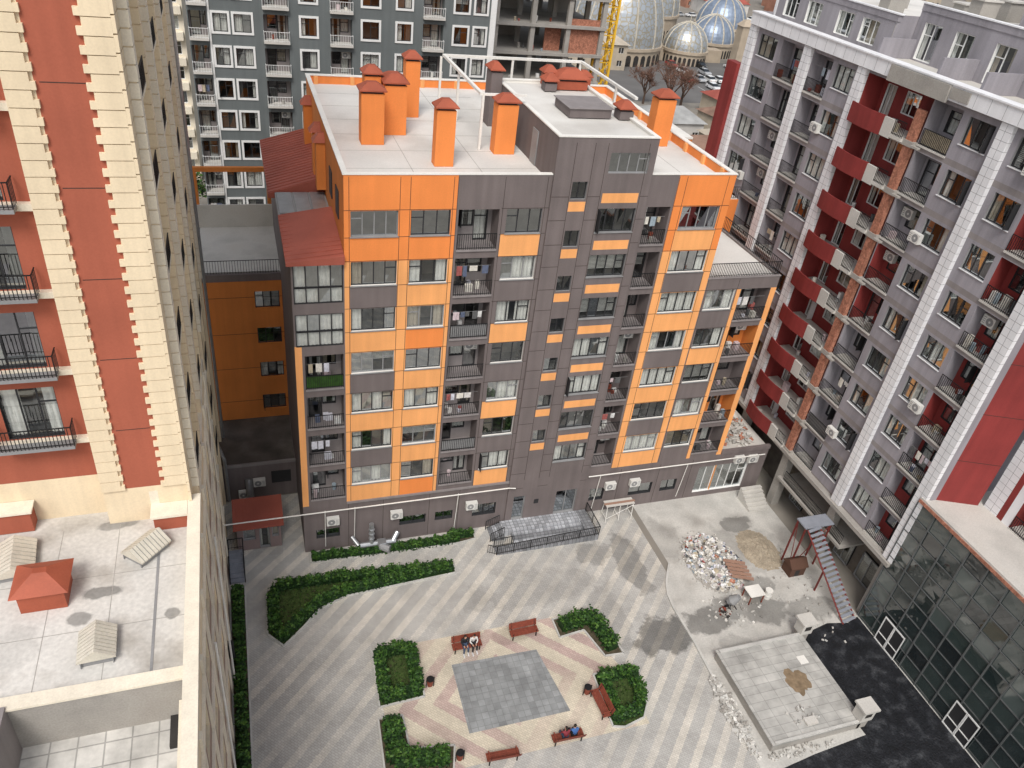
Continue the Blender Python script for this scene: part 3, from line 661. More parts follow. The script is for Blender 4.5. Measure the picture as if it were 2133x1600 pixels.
for y in PY: m.box(ID,39.4,40.1,y-.35,y+.35,0,5.3,CON)
m.box(ID,41.5,41.8,26.5,57,0,5.29,INT2)
Tb=lambda u,d,z:(41.5-d,u,z)
for y in (28,30.5,34,36.5): 
    window(m,Tb,y,y+1.6,.2,2.6,2,FRG,d=.25,transom=False,deep=.1)
m.box(ID,39.1,41.4,30,38,2.9,3.1,CON)
railing(m,Tr,30.2,37.5,-.1,3.1,.9)
m.poly([(39.5,57.8,0),(52,57.8,0),(52,57.8,34),(39.5,57.8,34)],MAU)
m.box(ID,38.9,39.6,57.85,59.4,8,30,RED)
m.poly([(39.8,26.2,33.7),(44,26.2,33.7),(44,57.6,33.7),(39.8,57.6,33.7)],COL)
Tp2=lambda u,d,z:(41.0-d,u,z); Tp3=lambda u,d,z:(42.6-d,u,z)
hs=[(y,y+1.7,34.0,35.5) for y in (55,52.2,48.6,46.0)]
for h in hs: window(g,Tp2,*h,3,FRW,FRW)
wall(m,Tp2,44.6,57.6,33.7,35.8,hs,MAU)
m.box(ID,40.95,41.25,44.5,57.6,35.801,36.2,MAU); m.box(ID,40.9,41.3,44.4,57.6,36.201,36.28,WPI); m.box(ID,41.26,54,44.6,57.6,35.75,35.8,ROOF)
m.poly([(41,44.55,33.7),(42.7,44.55,33.7),(42.7,44.55,36.2),(41,44.55,36.2)],MAU)
hs=[(y,y+1.5,33.8,36.0) for y in (42.3,39.6,36.4,33,30,27.2)]
for h in hs: window(g,Tp3,*h,2,FRW,FRW)
wall(m,Tp3,26.2,44.5,33.7,36.6,hs,MAU)
m.box(ID,42.55,42.9,26.2,44.5,36.601,37.0,MAU); m.box(ID,42.5,42.95,26.2,44.54,37.001,37.08,WPI); m.box(ID,42.91,56,26.2,44.5,36.55,36.6,ROOF)
for y in (44.0,38.6,35.2,32.0,29): m.box(ID,39.9,42.59,y,y+.2,33.71,34.9,MAU)
m.box(ID,40.96,54,57.61,57.9,33.7,36.3,WPI)
m.box(ID,46,54,33,40,36.61,38.4,MAU); m.box(ID,45.8,54.2,32.8,40.2,38.401,38.55,COL)
for x,y,zz in ((43,48,35.81),(46,51,35.81),(44,54,35.81),(47.5,46,35.81),(44,30,36.61),(47,42,36.61),(44.2,41.5,36.61)):
    m.box(ID,x,x+1.4,y,y+1.0,zz,zz+1.1,CON); m.box(ID,x-.1,x+1.5,y-.1,y+1.1,zz+1.101,zz+1.2,COL)
m.poly([(39.5,26.0,5.6),(52,26.0,5.6),(52,26.0,33.9),(39.5,26.0,33.9)],MAU)
m.hex([(39.25,26.35,10.9),(42.6,25.0,10.9),(42.7,25.2,10.9),(39.3,26.6,10.9),(39.25,26.35,36),(42.6,25.0,36),(42.7,25.2,36),(39.3,26.6,36)],RED)
for z in (14.5,18,21.5,25): m.hex([(39.24,26.34,z),(42.6,24.99,z),(42.6,25.0,z),(39.24,26.35,z),(39.24,26.34,z+.03),(42.6,24.99,z+.03),(42.6,25.0,z+.03),(39.24,26.35,z+.03)],SEAM)
T5=lambda u,d,z:(43-d,u,z)
whitepil(m,T5,24.4,10.9,36,1.0)
hs=[]
for k in range(8):
    z=11.2+3.05*k
    for y in (20.5,15.5):
        hs.append((y,y+2.4,z+.1,z+2.6)); balcony(g,T5,y,y+2.4,z+.1,z+2.6,1.1,RED,life=.5)
wall(m,T5,14,23.9,10.9,36,hs,RED,[(22.95,23.5,10.9,36,WPI),(17.9,20.4,10.9,36,MAU)])
m.build(); g.build()
# ---------------------------------------------------------------- glass building
gb=empty("glass_retail_building"); m=M("curtain_wall",gb); MUL=mat("mullion_grey",(.10,.105,.105),.4)
ny=14;nk=9;dy=20.35/ny;dz=11/nk
for i in range(ny):
    for k in range(nk):
        a=6+dy*i;b=a+dy;z0=dz*k;z1=z0+dz;t=[rnd(-.01,.01) for _ in range(2)]
        m.poly([Tr(a,-.05+t[0],z0),Tr(b,-.05-t[0],z0),Tr(b,-.05+t[1],z1),Tr(a,-.05-t[1],z1)],random.choice([CW[0],CW[0],CW[1],CW[1],CW[2],CW[3]]))
for i in range(ny+1): m.box(Tr,6+dy*i-.035,6+dy*i+.035,-.04,.05,0,11,MUL)
for k in range(nk+1): m.box(Tr,6,26.35,-.038,.02,dz*k-.03,dz*k+.03,MUL)
m.box(ID,39.1,41.2,6,26.3,11.031,11.25,BRK); m.box(ID,39.15,39.5,6,26.3,11.251,11.4,COL)
m.poly([(39.3,6,11.26),(52,6,11.26),(52,26,11.26),(39.3,26,11.26)],COL)
m.poly([(39.25,26.36,0),(52,26.36,0),(52,26.36,11),(39.25,26.36,11)],CON)
for y in (22.5,16.0):
    m.box(Tr,y,y+1.9,.06,.1,0,2.3,FRD)
    for a in(0,.95): 
        for (p,q,r,s) in ((y+a,y+a+.06,0,2.25),(y+a+.87,y+a+.93,0,2.25),(y+a+.06,y+a+.87,0.02,.1),(y+a+.06,y+a+.87,2.15,2.25),(y+a+.06,y+a+.87,.75,.8)): m.box(Tr,p,q,.101,.15,r,s,FRW)
m.build()
# ---------------------------------------------------------------- slate background building
bg=empty("slate_grey_apartment_block"); m=M("walls",bg); Tb=lambda u,d,z:(u,83-d,z)
wins=[(-1.2,.1),(.65,2.2),(6.75,8.2),(12.6,14.2),(16.,17.4),(21.8,23.2),(23.9,25.1)]
bals=[(-3.3,-1.7),(3.3,5.6),(9.5,11.6),(18.6,20.7)]
hs=[]
for k in range(16):
    z=.6+3.0*k
    for p,q in wins:
        hs.append((p,q,z+.7,z+2.3)); window(m,Tb,p,q,z+.7,z+2.3,2,FRD,FRD,deep=.1)
        e=.2
        m.box(Tb,p-e,q+e,.002,.08,z+.7-e,z+.7,FRW); m.box(Tb,p-e,q+e,.002,.08,z+2.3,z+2.3+e,FRW); m.box(Tb,p-e,p,.002,.08,z+.7,z+2.3,FRW); m.box(Tb,q,q+e,.002,.08,z+.7,z+2.3,FRW)
    for p,q in bals:
        hs.append((p,q,z+.1,z+2.4)); balcony(m,Tb,p,q,z+.1,z+2.4,1.1,BGG,GRL,rail=False,life=.5,slab=COL)
        m.box(Tb,p-.05,q+.05,.002,.5,z-.1,z+.1,COL); railing(m,Tb,p-.03,q+.03,.45,z+.1,.9,FRW,.22,ends=.02)
wall(m,Tb,-3.4,26.1,0,49,hs,BGG)
m.box(Tb,-1.6,-1.42,.002,.1,0,49,FRW)
m.box(ID,-3.4,26.1,83.01,95,48.8,49,ROOF)
m.poly([(26.1,83,0),(26.1,95,0),(26.1,95,49),(26.1,83,49)],WHT); m.poly([(-3.4,83,0),(-3.4,95,0),(-3.4,95,49),(-3.4,83,49)],BGG)
m.box(Tb,25.5,26.1,.002,.1,0,49,FRW); m.build()
cr=empty("cream_apartment_block"); m=M("walls",cr); Tb=lambda u,d,z:(u,112-d,z); hs=[]
for k in range(16):
    for p in (-14,-10.5,-7.2): hs.append((p,p+1.6,1.5+3*k,3+3*k)); window(m,Tb,p,p+1.6,1.5+3*k,3+3*k,2,FRW)
    m.box(Tb,-8,-5.2,.002,.8,.3+3*k,1.2+3*k,CREL)
wall(m,Tb,-16,-5,0,49,hs,CREL); m.poly([(-5,112,0),(-5,125,0),(-5,125,49),(-5,112,49)],CREL); m.build()
# ---------------------------------------------------------------- unfinished concrete frame
uf=empty("unfinished_concrete_building"); m=M("frame",uf)
for k in range(15):
    z=3.2*k
    m.box(ID,29.6,44.2,95,112,z-.32,z,CON)
    for x in (29.8,34.4,39.0,43.5):
        for y in (95.2,100.5,106,111): m.box(ID,x,x+.55,y,y+.55,z,z+2.88,CON)
    m.box(ID,39.6,43.5,95.6,95.8,z+.001,z+(2.88 if k%3==1 else rnd(.6,1.4)),BRK)
    if k%2: m.box(ID,36.8,38.9,96.6,96.8,z+.001,z+2.88,BRK)
    m.box(ID,30.4,36,104.6,104.8,z+.001,z+2.88,CON)
    m.box(ID,39.6,43.4,104,104.2,z+.001,z+2.88,CON)
    clutter(m,ID,30,43,96.0,99,z,5)
m.build()
ck=empty("tower_crane"); m=M("mast",ck); YEL=mat("crane_yellow",(.75,.45,.04),.5)
cx,cy,w=44.6,97,1.7
for dx in(0,w):
    for dy_ in(0,w): m.box(ID,cx+dx-.14,cx+dx+.14,cy+dy_-.14,cy+dy_+.14,0,62,YEL)
for i in range(38):
    z=i*1.63
    for (a,b) in (((0,0),(w,0)),((w,0),(w,w)),((w,w),(0,w)),((0,w),(0,0))):
        m.tube((cx+a[0],cy+a[1],z),(cx+b[0],cy+b[1],z),.08,.08,YEL,4,False); m.tube((cx+a[0],cy+a[1],z),(cx+b[0],cy+b[1],z+1.63),.08,.08,YEL,4,False)
for s in (-1,1): m.tube((cx-12,cy+.8+s*.6,62),(cx+40,cy+.8+s*.6,62),.1,.1,YEL,4)
m.tube((cx+.8,cy+.8,68),(cx+40,cy+.8,62.5),.1,.1,YEL,4); m.tube((cx+.8,cy+.8,68),(cx-12,cy+.8,62.5),.1,.1,YEL,4); m.box(ID,cx-.1,cx+w+.1,cy-.1,cy+w+.1,62,68,YEL)
m.build()
# ---------------------------------------------------------------- domes complex
dm=empty("domed_hall"); m=M("domes",dm,False)
def domemat():
    mm,n,l,b=newmat("dome_panels")
    tc=n.new("ShaderNodeTexCoord"); v=n.new("ShaderNodeTexVoronoi"); v.inputs["Scale"].default_value=.8; v.feature='DISTANCE_TO_EDGE'; l.new(tc.outputs["Object"],v.inputs["Vector"])
    r=n.new("ShaderNodeValToRGB"); r.color_ramp.elements[0].color=(.34,.30,.22,1); r.color_ramp.elements[1].color=(.38,.41,.44,1); r.color_ramp.elements[0].position=.03; r.color_ramp.elements[1].position=.12
    l.new(v.outputs["Distance"],r.inputs[0]); l.new(r.outputs[0],b.inputs["Base Color"]); b.inputs["Roughness"].default_value=.4; b.inputs["Metallic"].default_value=.45; return mm
DOM=domemat(); DRIB=mat("dome_rib",(.50,.46,.38),.6,metal=.2); DBL=mat("dome_blue",(.24,.29,.37),.4,.2,1,metal=.45); STO=mat("sandstone",(.40,.33,.25),.85,.12,.5)
def dome(m,cx,cy,r,h,z0,drum,mm,nr=12):
    N=nr*3;K=10
    P=[]
    for k in range(K+1):
        t=k/K; rr=r*math.cos(t*math.pi/2)**.8*(1 if t<1 else 0)+.01; z=z0+drum+h*(math.sin(t*math.pi/2)**1.0+.12*t**4)
        P.append((rr,z))
    for k in range(K):
        for j in range(N):
            a0=2*math.pi*j/N;a1=2*math.pi*(j+1)/N
            (r0,za),(r1,zb)=P[k],P[k+1]
            m.poly([(cx+r0*math.cos(a0),cy+r0*math.sin(a0),za),(cx+r0*math.cos(a1),cy+r0*math.sin(a1),za),(cx+r1*math.cos(a1),cy+r1*math.sin(a1),zb),(cx+r1*math.cos(a0),cy+r1*math.sin(a0),zb)],mm)
    for j in range(nr):
        a=2*math.pi*j/nr
        for k in range(K):
            (r0,za),(r1,zb)=P[k],P[k+1]
            m.tube((cx+r0*math.cos(a),cy+r0*math.sin(a),za),(cx+r1*math.cos(a),cy+r1*math.sin(a),zb),.25,.2,DRIB,5,False)
    m.tube((cx,cy,z0+drum+h*1.1),(cx,cy,z0+drum+h*1.1+2),.15,.05,DRIB,6)
    m.tube((cx,cy,z0),(cx,cy,z0+drum),r+.1,r+.1,STO,N); m.tube((cx,cy,z0+drum-.4),(cx,cy,z0+drum+.3),r+.5,r+.5,STO,N)
    for j in range(N):
        a=2*math.pi*(j+.5)/N; w=r*2*math.pi/N*.33; c=Vector((cx+(r+.12)*math.cos(a),cy+(r+.12)*math.sin(a),z0)); t=Vector((-math.sin(a),math.cos(a),0))*w
        pts=[c-t,c+t,c+t+Vector((0,0,drum*.5))]+[c+t*math.cos(q)+Vector((0,0,drum*.5+w*math.sin(q))) for q in (.5,1.,1.57,2.1,2.6)]+[c-t+Vector((0,0,drum*.5))]
        m.poly(pts,INT)
dome(m,98,205,12.5,18,0,4,DOM,12); dome(m,117,229,10.5,13,0,8,DOM,12); dome(m,118.0,202,6,6.2,0,3.2,DOM,10); dome(m,133,214,6.5,6.3,0,3.6,DBL,12); dome(m,150,238,8,8,0,4,DBL,12)
m.box(ID,129.5,133,194,197,0,11,STO); m.hex([(129.2,193.7,11),(133.3,193.7,11),(133.3,197.3,11),(129.2,197.3,11),(130.5,195,12.5),(132,195,12.5),(132,196,12.5),(130.5,196,12.5)],STO)
m.box(ID,108,130,202,206,0,3.2,STO)
m.build()
# ---------------------------------------------------------------- ground
m=M("ground"); m.poly([(-1500,-800,0),(1800,-800,0),(1800,2500,0),(-1500,2500,0)],GRD); m.build()
m=M("plaza_paving"); m.poly([(-2.9,2,.004),(27.2,2,.004),(27.2,40,.004),(-2.9,40,.004)],PAV); m.poly([(-3.2,40,.004),(2.2,40,.004),(2.2,46.2,.004),(-3.2,46.2,.004)],PAV); m.build()
m=M("plaza_centre_paving"); m.poly([(5.4,22.2,.008),(20.6,22.2,.008),(20.6,25.9,.008),(19.0,30.9,.008),(5.4,30.9,.008)],PINK); m.build()
m=M("plaza_grey_square"); m.poly([(9.9,24.1,.012),(16.2,24.1,.012),(15.6,28.7,.012),(10.0,28.8,.012)],GSQ); m.build()
site=[(27.7,40),(27.75,33.6),(27.2,32.8),(26.7,32.0),(26.3,31.0),(26.15,29.8),(26.2,26.8),(26.0,22.8),(25.8,19.3),(25.6,2),(39.2,2),(39.2,40)]
m=M("construction_yard_ground"); m.poly([(x,y,.010) for x,y in site],YARD); m.build()
m=M("yard_kerb")
for a,b in zip(site[1:8],site[2:9]):
    A=Vector((*a,0));B=Vector((*b,0));d=(B-A).normalized();nn=Vector((-d.y,d.x,0))*.08
    m.hex([A-nn,B-nn,B+nn,A+nn]+[p+Vector((0,0,.12)) for p in (A-nn,B-nn,B+nn,A+nn)],KERB)
m.build()
def blob(cx,cy,rx,ry,z,mm,m,n=60,j=.22):
    ph=[rnd(0,6.28) for _ in range(9)]
    m.poly([(cx+rx*(1+j*sum(math.sin(k*t+ph[k%9])/(k**.6) for k in (2,3,5,9,14)))*math.cos(t),cy+ry*(1+j*sum(math.sin(k*t+ph[k%9])/(k**.6) for k in (2,3,5,9,14)))*math.sin(t),z) for t in [2*math.pi*i/n for i in range(n)]],mm)
def mound(m,cx,cy,rx,ry,h,mm,n=22,z0=.012):
    P={}
    for i in range(n+1):
        for j in range(n+1):
            u=-1+2*i/n;v=-1+2*j/n;r=math.hypot(u,v)
            hh=h*max(0,1-r**1.4)*rnd(.75,1.15)
            P[i,j]=(cx+rx*u+rnd(-.05,.05),cy+ry*v+rnd(-.05,.05),z0+hh)
    for i in range(n):
        for j in range(n):
            q=[P[i,j],P[i+1,j],P[i+1,j+1],P[i,j+1]]
            if max(p[2] for p in q)>z0+.01: m.poly(q,mm)
m=M("sand_heap"); mound(m,35.5,33.5,1.5,2.1,.3,SAND); m.build()
def rubble(m,cx,cy,rx,ry,h,n,mats,smin=.06,smax=.35,z0=.01):
    for i in range(n):
        r=math.sqrt(random.random());t=rnd(0,6.28);x=cx+rx*r*math.cos(t);y=cy+ry*r*math.sin(t);z=z0+h*(1-r*r)*rnd(.6,1)
        a,b,c=rnd(smin,smax),rnd(smin,smax)*.7,rnd(.03,.12)
        R=Matrix.Rotation(rnd(0,3.14),3,'Z')@Matrix.Rotation(rnd(-.5,.5),3,'X')@Matrix.Rotation(rnd(-.4,.4),3,'Y')
        P=[R@Vector((sx*a,sy*b,sz*c))+Vector((x,y,z+c*.6)) for sz in(-.5,.5) for sx,sy in((-.5,-.5),(.5,-.5),(.5,.5),(-.5,.5))]
        m.hex(P,random.choice(mats))
DUL=[COL,CON,KERB,YARD]
RM=[COL,COL,CON,CON,WPI,WHT,WHT,COL,KERB,KERB,CLO[0],CLO[7],CLO[3],YARD,CLO[4],CLO[8],CLO[5]]*3+[CLO[1],CLO[6],CLO[2],BRK,WOOD]
m=M("rubble_pile"); mound(m,31.2,33.0,2.1,2.8,.75,CON); rubble(m,31.2,33.1,2.1,2.8,.8,900,RM,.08,.42); rubble(m,31.2,33.1,2.6,3.3,.02,160,DUL,.05,.2)
BB=mat("brown_board",(.30,.18,.13),.8)
for i in range(5): 
    m.box(lambda u,d,z:(31.4+u+d*.5,31.0+i*.33+d-u*.5,z+(u*.06)),0,1.4,0,.24,.6+.06*i,.66+.06*i,BB)
m.build()
m=M("scattered_debris"); rubble(m,26.0,21.5,.55,3.0,.12,220,DUL+DUL+[WHT],.06,.4); rubble(m,30.5,28.8,2.6,1.6,.03,60,DUL+[WHT],.05,.25); rubble(m,36.8,43.5,2.1,3.2,.3,260,DUL+DUL+[BRK],.1,.5,4.35); rubble(m,29.6,28.6,.35,.35,.35,60,[INT,WOOD,CON],.1,.4); rubble(m,36,29,2.5,5,.03,70,DUL,.04,.2); rubble(m,28.8,18.4,2.5,.3,.05,60,DUL,.05,.3); m.build()
m=M("black_membrane_ground"); m.poly([(33.2,25.7,.016),(34.0,26.3,.016),(34.9,25.9,.016),(36.5,26.2,.016),(38.0,25.9,.016),(39.1,26.2,.016),(39.1,3,.016),(25.6,3,.016),(26.2,17.6,.016),(29.5,18.0,.016),(33.5,18.3,.016)],BLKM); m.build()
sb=empty("raised_concrete_slab"); m=M("slab",sb)
TS=tilemat("slab_pavers",(.44,.43,.40),1.0,.55,.02,.08,.7)
m.box(ID,26.9,33.3,18.8,25.4,.02,.72,CON); m.box(ID,26.8,33.4,18.7,25.5,.721,.8,TS)
m.box(ID,27.0,33.2,25.2,25.4,.801,.9,KERB); m.box(ID,27.0,33.2,18.75,18.9,.801,.88,KERB)
blob(30.9,22.2,.7,1.0,.806,mat("muddy",(.22,.16,.10),.7,.3,3),m)
m.box(ID,29.6,30.4,19.3,19.8,.81,.95,COL); m.box(ID,31.9,32.5,23.2,23.8,.81,.84,WHT); rubble(m,29.8,20,1.2,.6,.02,25,DUL,.05,.25,.81); m.build()
for x,y in ((33.2,25.2),(33.0,18.7)):
    v=empty("concrete_vent_shaft"); m=M("shaft",v); m.box(ID,x,x+.9,y,y+.75,.82,1.8,COL); m.box(ID,x-.12,x+1.02,y-.12,y+.87,1.801,1.95,COL); m.box(ID,x+.2,x+.7,y-.003,y-.001,1.2,1.6,INT); m.box(ID,x+.1,x+.8,y+.1,y+.65,.02,.819,CON); m.build()
t=empty("work_table"); m=M("table",t)
m.box(ID,31.6,32.8,28.8,29.8,.85,.92,WHT)
for x in (31.65,32.7):
    for y in(28.85,29.7): m.box(ID,x,x+.07,y,y+.07,.015,.85,WOOD)
m.build()
t=empty("plastic_barrel"); m=M("barrel",t); m.tube((33.4,29.2,.015),(33.4,29.2,.8),.25,.28,WHT,14); m.tube((33.4,29.2,.3),(33.4,29.2,.36),.3,.3,ACW,14); m.build()
t=empty("concrete_mixer"); m=M("mixer",t); m.tube((30.2,29.0,.75),(30.5,28.8,1.25),.38,.2,FRG,14); m.tube((30.0,29.15,.5),(30.2,29.0,.75),.2,.38,FRG,14)
for a in ((29.9,28.6),(30.6,28.7),(30.2,29.5)): m.tube((a[0],a[1],.015),(30.2,29.0,.6),.035,.035,BLK,5)
m.tube((29.85,28.9,.22),(29.85,29.0,.22),.2,.2,BLK,12); m.build()
t=empty("dog_kennel"); m=M("kennel",t); KW=mat("kennel_wood",(.09,.045,.03),.8)
x,y=36.2,30.5; m.box(ID,x,x+1.3,y,y+1,.015,.9,KW); m.hex([(x-.1,y-.1,.9),(x+1.4,y-.1,.9),(x+1.4,y+1.1,.9),(x-.1,y+1.1,.9),(x-.1,y+.45,1.4),(x+1.4,y+.45,1.4),(x+1.4,y+.55,1.4),(x-.1,y+.55,1.4)],KW); m.box(ID,x+.4,x+.8,y-.004,y-.001,.05,.65,INT); m.build()
ms=empty("metal_stairs"); m=M("flight",ms); RP=mat("red_oxide",(.16,.03,.025),.6)
A=Vector((38.2,25.9,0));B=Vector((37.3,31.2,4.3)); n=19
dr=(B-A).normalized(); side=Vector((1,.17,0)).normalized()*.6
for i in range(n):
    c=A.lerp(B,(i+.5)/n); f=Vector((dr.x,dr.y,0)).normalized()*.11
    m.hex([c-side-f,c+side-f,c+side+f,c-side+f]+[p+Vector((0,0,.05)) for p in (c-side-f,c+side-f,c+side+f,c-side+f)],GSLAT)
for s in(-1,1): m.tube(A+side*s-Vector((0,0,.08)),B+side*s-Vector((0,0,.08)),.06,.06,RP,6)
m.box(ID,36.6,39.1,31.2,32.3,4.2,4.3,GSLAT)
for x,y in ((36.7,31.3),(38.9,31.3),(36.7,32.2),(38.9,32.2),(37.4,29)): m.box(ID,x-.05,x+.05,y-.05,y+.05,.01,4.2 if y>30 else 2.5,RP)
m.tube((36.7,31.3,.1),(38.9,31.3,4.2),.03,.03,RP,5); m.tube((36.7,31.3,.1),(36.7,32.2,4.2),.03,.03,RP,5)
m.build()
sc=empty("scaffold_trestle"); m=M("frame",sc)
m.box(ID,24.6,27.0,38.7,39.4,1.5,1.56,COL); m.box(ID,24.5,27.1,38.9,39.1,1.561,1.6,BB)
for x in (24.7,25.8,26.9):
    m.tube((x,38.6,.01),(x,38.75,1.5),.03,.03,WHT,5); m.tube((x,39.5,.01),(x,39.35,1.5),.03,.03,WHT,5); m.tube((x,38.62,.4),(x,39.45,.4),.025,.025,WHT,5)
m.tube((24.7,38.65,.3),(26.9,38.7,1.4),.02,.02,WHT,5); m.build()
sc=empty("concrete_side_steps"); m=M("steps",sc)
for i in range(6): m.box(ID,37.0,38.9,38.9-.3*i,39.2-.3*i+.0,.012,1.1-.18*i,COL)
m.build()
# ---------------------------------------------------------------- hedges
def hedge(name,path,w=.7,h=.75,dens=300):
    m=M(name)
    for a,b in zip(path,path[1:]):
        A=Vector((*a,0));B=Vector((*b,0));d=B-A;L=d.length;d.normalize();nn=Vector((-d.y,d.x,0))
        A2=A-d*.1;B2=B+d*.1;q=nn*(w*.34)
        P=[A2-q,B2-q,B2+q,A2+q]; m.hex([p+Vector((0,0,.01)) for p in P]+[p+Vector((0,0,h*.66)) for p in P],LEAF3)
        n=int(dens*L)
        for i in range(n):
            t=rnd(-.12,L+.12);clump=.5+.5*math.sin(t*7+A.x*3)*math.sin(t*3.1+1)
            s=rnd(-1,1); zz=rnd(.05,1)**.7
            if abs(s)<.6 and zz<.7: zz=rnd(.7,1.05)
            ww=w/2*(1.0+.3*clump)
            p=A+d*t+nn*(s*ww)+Vector((0,0,h*zz*(.75+.45*clump)))
            e=rnd(.045,.09); r=Matrix.Rotation(rnd(0,6.28),3,'Z')@Matrix.Rotation(rnd(-1.2,1.2),3,'X')
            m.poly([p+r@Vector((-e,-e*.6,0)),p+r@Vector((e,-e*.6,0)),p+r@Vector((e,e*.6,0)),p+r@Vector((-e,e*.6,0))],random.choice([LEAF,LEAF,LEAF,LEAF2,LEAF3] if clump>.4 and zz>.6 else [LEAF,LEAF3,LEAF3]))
    return m.build()
def bed(name,pts,mm=GRN,kerb=True):
    m=M(name); m.poly([(x,y,.03) for x,y in pts],mm)
    n=len(pts)
    for i in range(n):
        A=Vector((*pts[i],0));B=Vector((*pts[(i+1)%n],0));d=(B-A).normalized();nn=Vector((-d.y,d.x,0))*.05
        m.hex([A-nn,B-nn,B+nn,A+nn]+[p+Vector((0,0,.12)) for p in (A-nn,B-nn,B+nn,A+nn)],KERB)
    xs=[p[0] for p in pts];ys=[p[1] for p in pts]
    def inside(x,y):
        c=False
        for i in range(n):
            (x1,y1),(x2,y2)=pts[i],pts[i-1]
            if (y1>y)!=(y2>y) and x<(x2-x1)*(y-y1)/(y2-y1)+x1: c=not c
        return c
    if mm is GRN:
        for i in range(int((max(xs)-min(xs))*(max(ys)-min(ys))*60)):
            x,y=rnd(min(xs),max(xs)),rnd(min(ys),max(ys))
            if inside(x,y):
                a=rnd(0,3.14);e=rnd(.04,.09); m.poly([(x-e*math.cos(a),y-e*math.sin(a),.031),(x+e*math.cos(a),y+e*math.sin(a),.031),(x+rnd(-.04,.04),y+rnd(-.04,.04),rnd(.08,.16))],random.choice([LEAF,LEAF2,LEAF3,SOIL]))
    m.build()
bed("lawn_bed",[(5.2,26.9),(7.9,27.0),(8.1,30.7),(5.4,30.9)]); bed("lawn_bed",[(18.3,22.5),(19,22.3),(20.4,22.6),(21,23.4),(21.3,26.0),(18.5,26.1)])
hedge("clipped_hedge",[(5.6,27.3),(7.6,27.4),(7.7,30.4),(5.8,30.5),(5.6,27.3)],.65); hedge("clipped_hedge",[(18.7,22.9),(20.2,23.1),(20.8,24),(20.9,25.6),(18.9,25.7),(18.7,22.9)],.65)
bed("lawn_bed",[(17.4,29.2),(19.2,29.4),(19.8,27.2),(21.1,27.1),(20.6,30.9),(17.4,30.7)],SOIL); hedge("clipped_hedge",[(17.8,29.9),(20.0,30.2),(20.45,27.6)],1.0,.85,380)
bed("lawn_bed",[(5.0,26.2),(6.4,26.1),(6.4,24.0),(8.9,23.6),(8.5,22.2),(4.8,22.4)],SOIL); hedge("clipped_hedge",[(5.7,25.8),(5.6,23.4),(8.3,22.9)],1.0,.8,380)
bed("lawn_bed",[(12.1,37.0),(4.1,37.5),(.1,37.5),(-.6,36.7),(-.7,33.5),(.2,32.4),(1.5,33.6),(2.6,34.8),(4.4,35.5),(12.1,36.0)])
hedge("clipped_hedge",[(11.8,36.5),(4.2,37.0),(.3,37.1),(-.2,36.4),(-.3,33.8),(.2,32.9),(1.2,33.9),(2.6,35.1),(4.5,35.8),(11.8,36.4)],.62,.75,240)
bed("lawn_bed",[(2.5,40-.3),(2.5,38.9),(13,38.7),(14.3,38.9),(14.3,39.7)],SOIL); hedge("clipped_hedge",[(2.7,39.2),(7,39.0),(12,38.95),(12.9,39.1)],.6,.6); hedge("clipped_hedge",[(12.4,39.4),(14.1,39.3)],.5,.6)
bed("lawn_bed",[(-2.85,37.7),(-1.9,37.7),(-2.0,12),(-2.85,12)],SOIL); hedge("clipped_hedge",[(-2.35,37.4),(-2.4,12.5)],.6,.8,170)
# ---------------------------------------------------------------- benches, bins
def bench(x,y,rot):
    e=empty("park_bench",(x,y,.012)); e.rotation_euler=(0,0,rot)
    m=M("seat",e)
    for i in range(5): m.box(ID,-.95,.95,-.24+i*.105,-.155+i*.105,.43,.47,WOOD)
    m.build(); m=M("backrest",e)
    for i in range(4):
        z=.52+i*.11; dd=.29+i*.035; m.hex([(-.95,dd,z),(.95,dd,z),(.95,dd+.03,z),(-.95,dd+.03,z),(-.95,dd+.03,z+.085),(.95,dd+.03,z+.085),(.95,dd+.06,z+.085),(-.95,dd+.06,z+.085)],WOOD)
    m.build(); m=M("legs",e)
    for xx in (-.8,.8):
        m.box(ID,xx-.03,xx+.03,-.22,-.16,0,.40,BLK); m.box(ID,xx-.03,xx+.03,.22,.27,0,.40,BLK); m.box(ID,xx-.03,xx+.03,-.24,.28,.401,.428,BLK)
        m.tube((xx,.26,.43),(xx,.46,.97),.025,.025,BLK,6); m.box(ID,xx-.03,xx+.03,-.24,.3,.65,.68,WOOD); m.box(ID,xx-.02,xx+.02,-.22,-.18,.471,.649,BLK)
    m.build()
bench(11.2,29.7,0); bench(15.1,29.9,.03); bench(18.0,23.9,-math.pi/2+.05); bench(15.3,22.4,math.pi-.03); bench(11.3,22.2,math.pi-.05)
for x,y in ((8.35,27.6),(17.55,24.9),(8.95,22.7)):
    e=empty("litter_bin"); m=M("bin",e)
    m.tube((x,y,.2),(x,y,.75),.17,.21,WOOD,14); m.tube((x,y,.75),(x,y,.79),.23,.23,BLK,14); m.box(ID,x-.25,x-.21,y-.03,y+.03,.012,.9,BLK); m.box(ID,x+.21,x+.25,y-.03,y+.03,.012,.9,BLK); m.build()
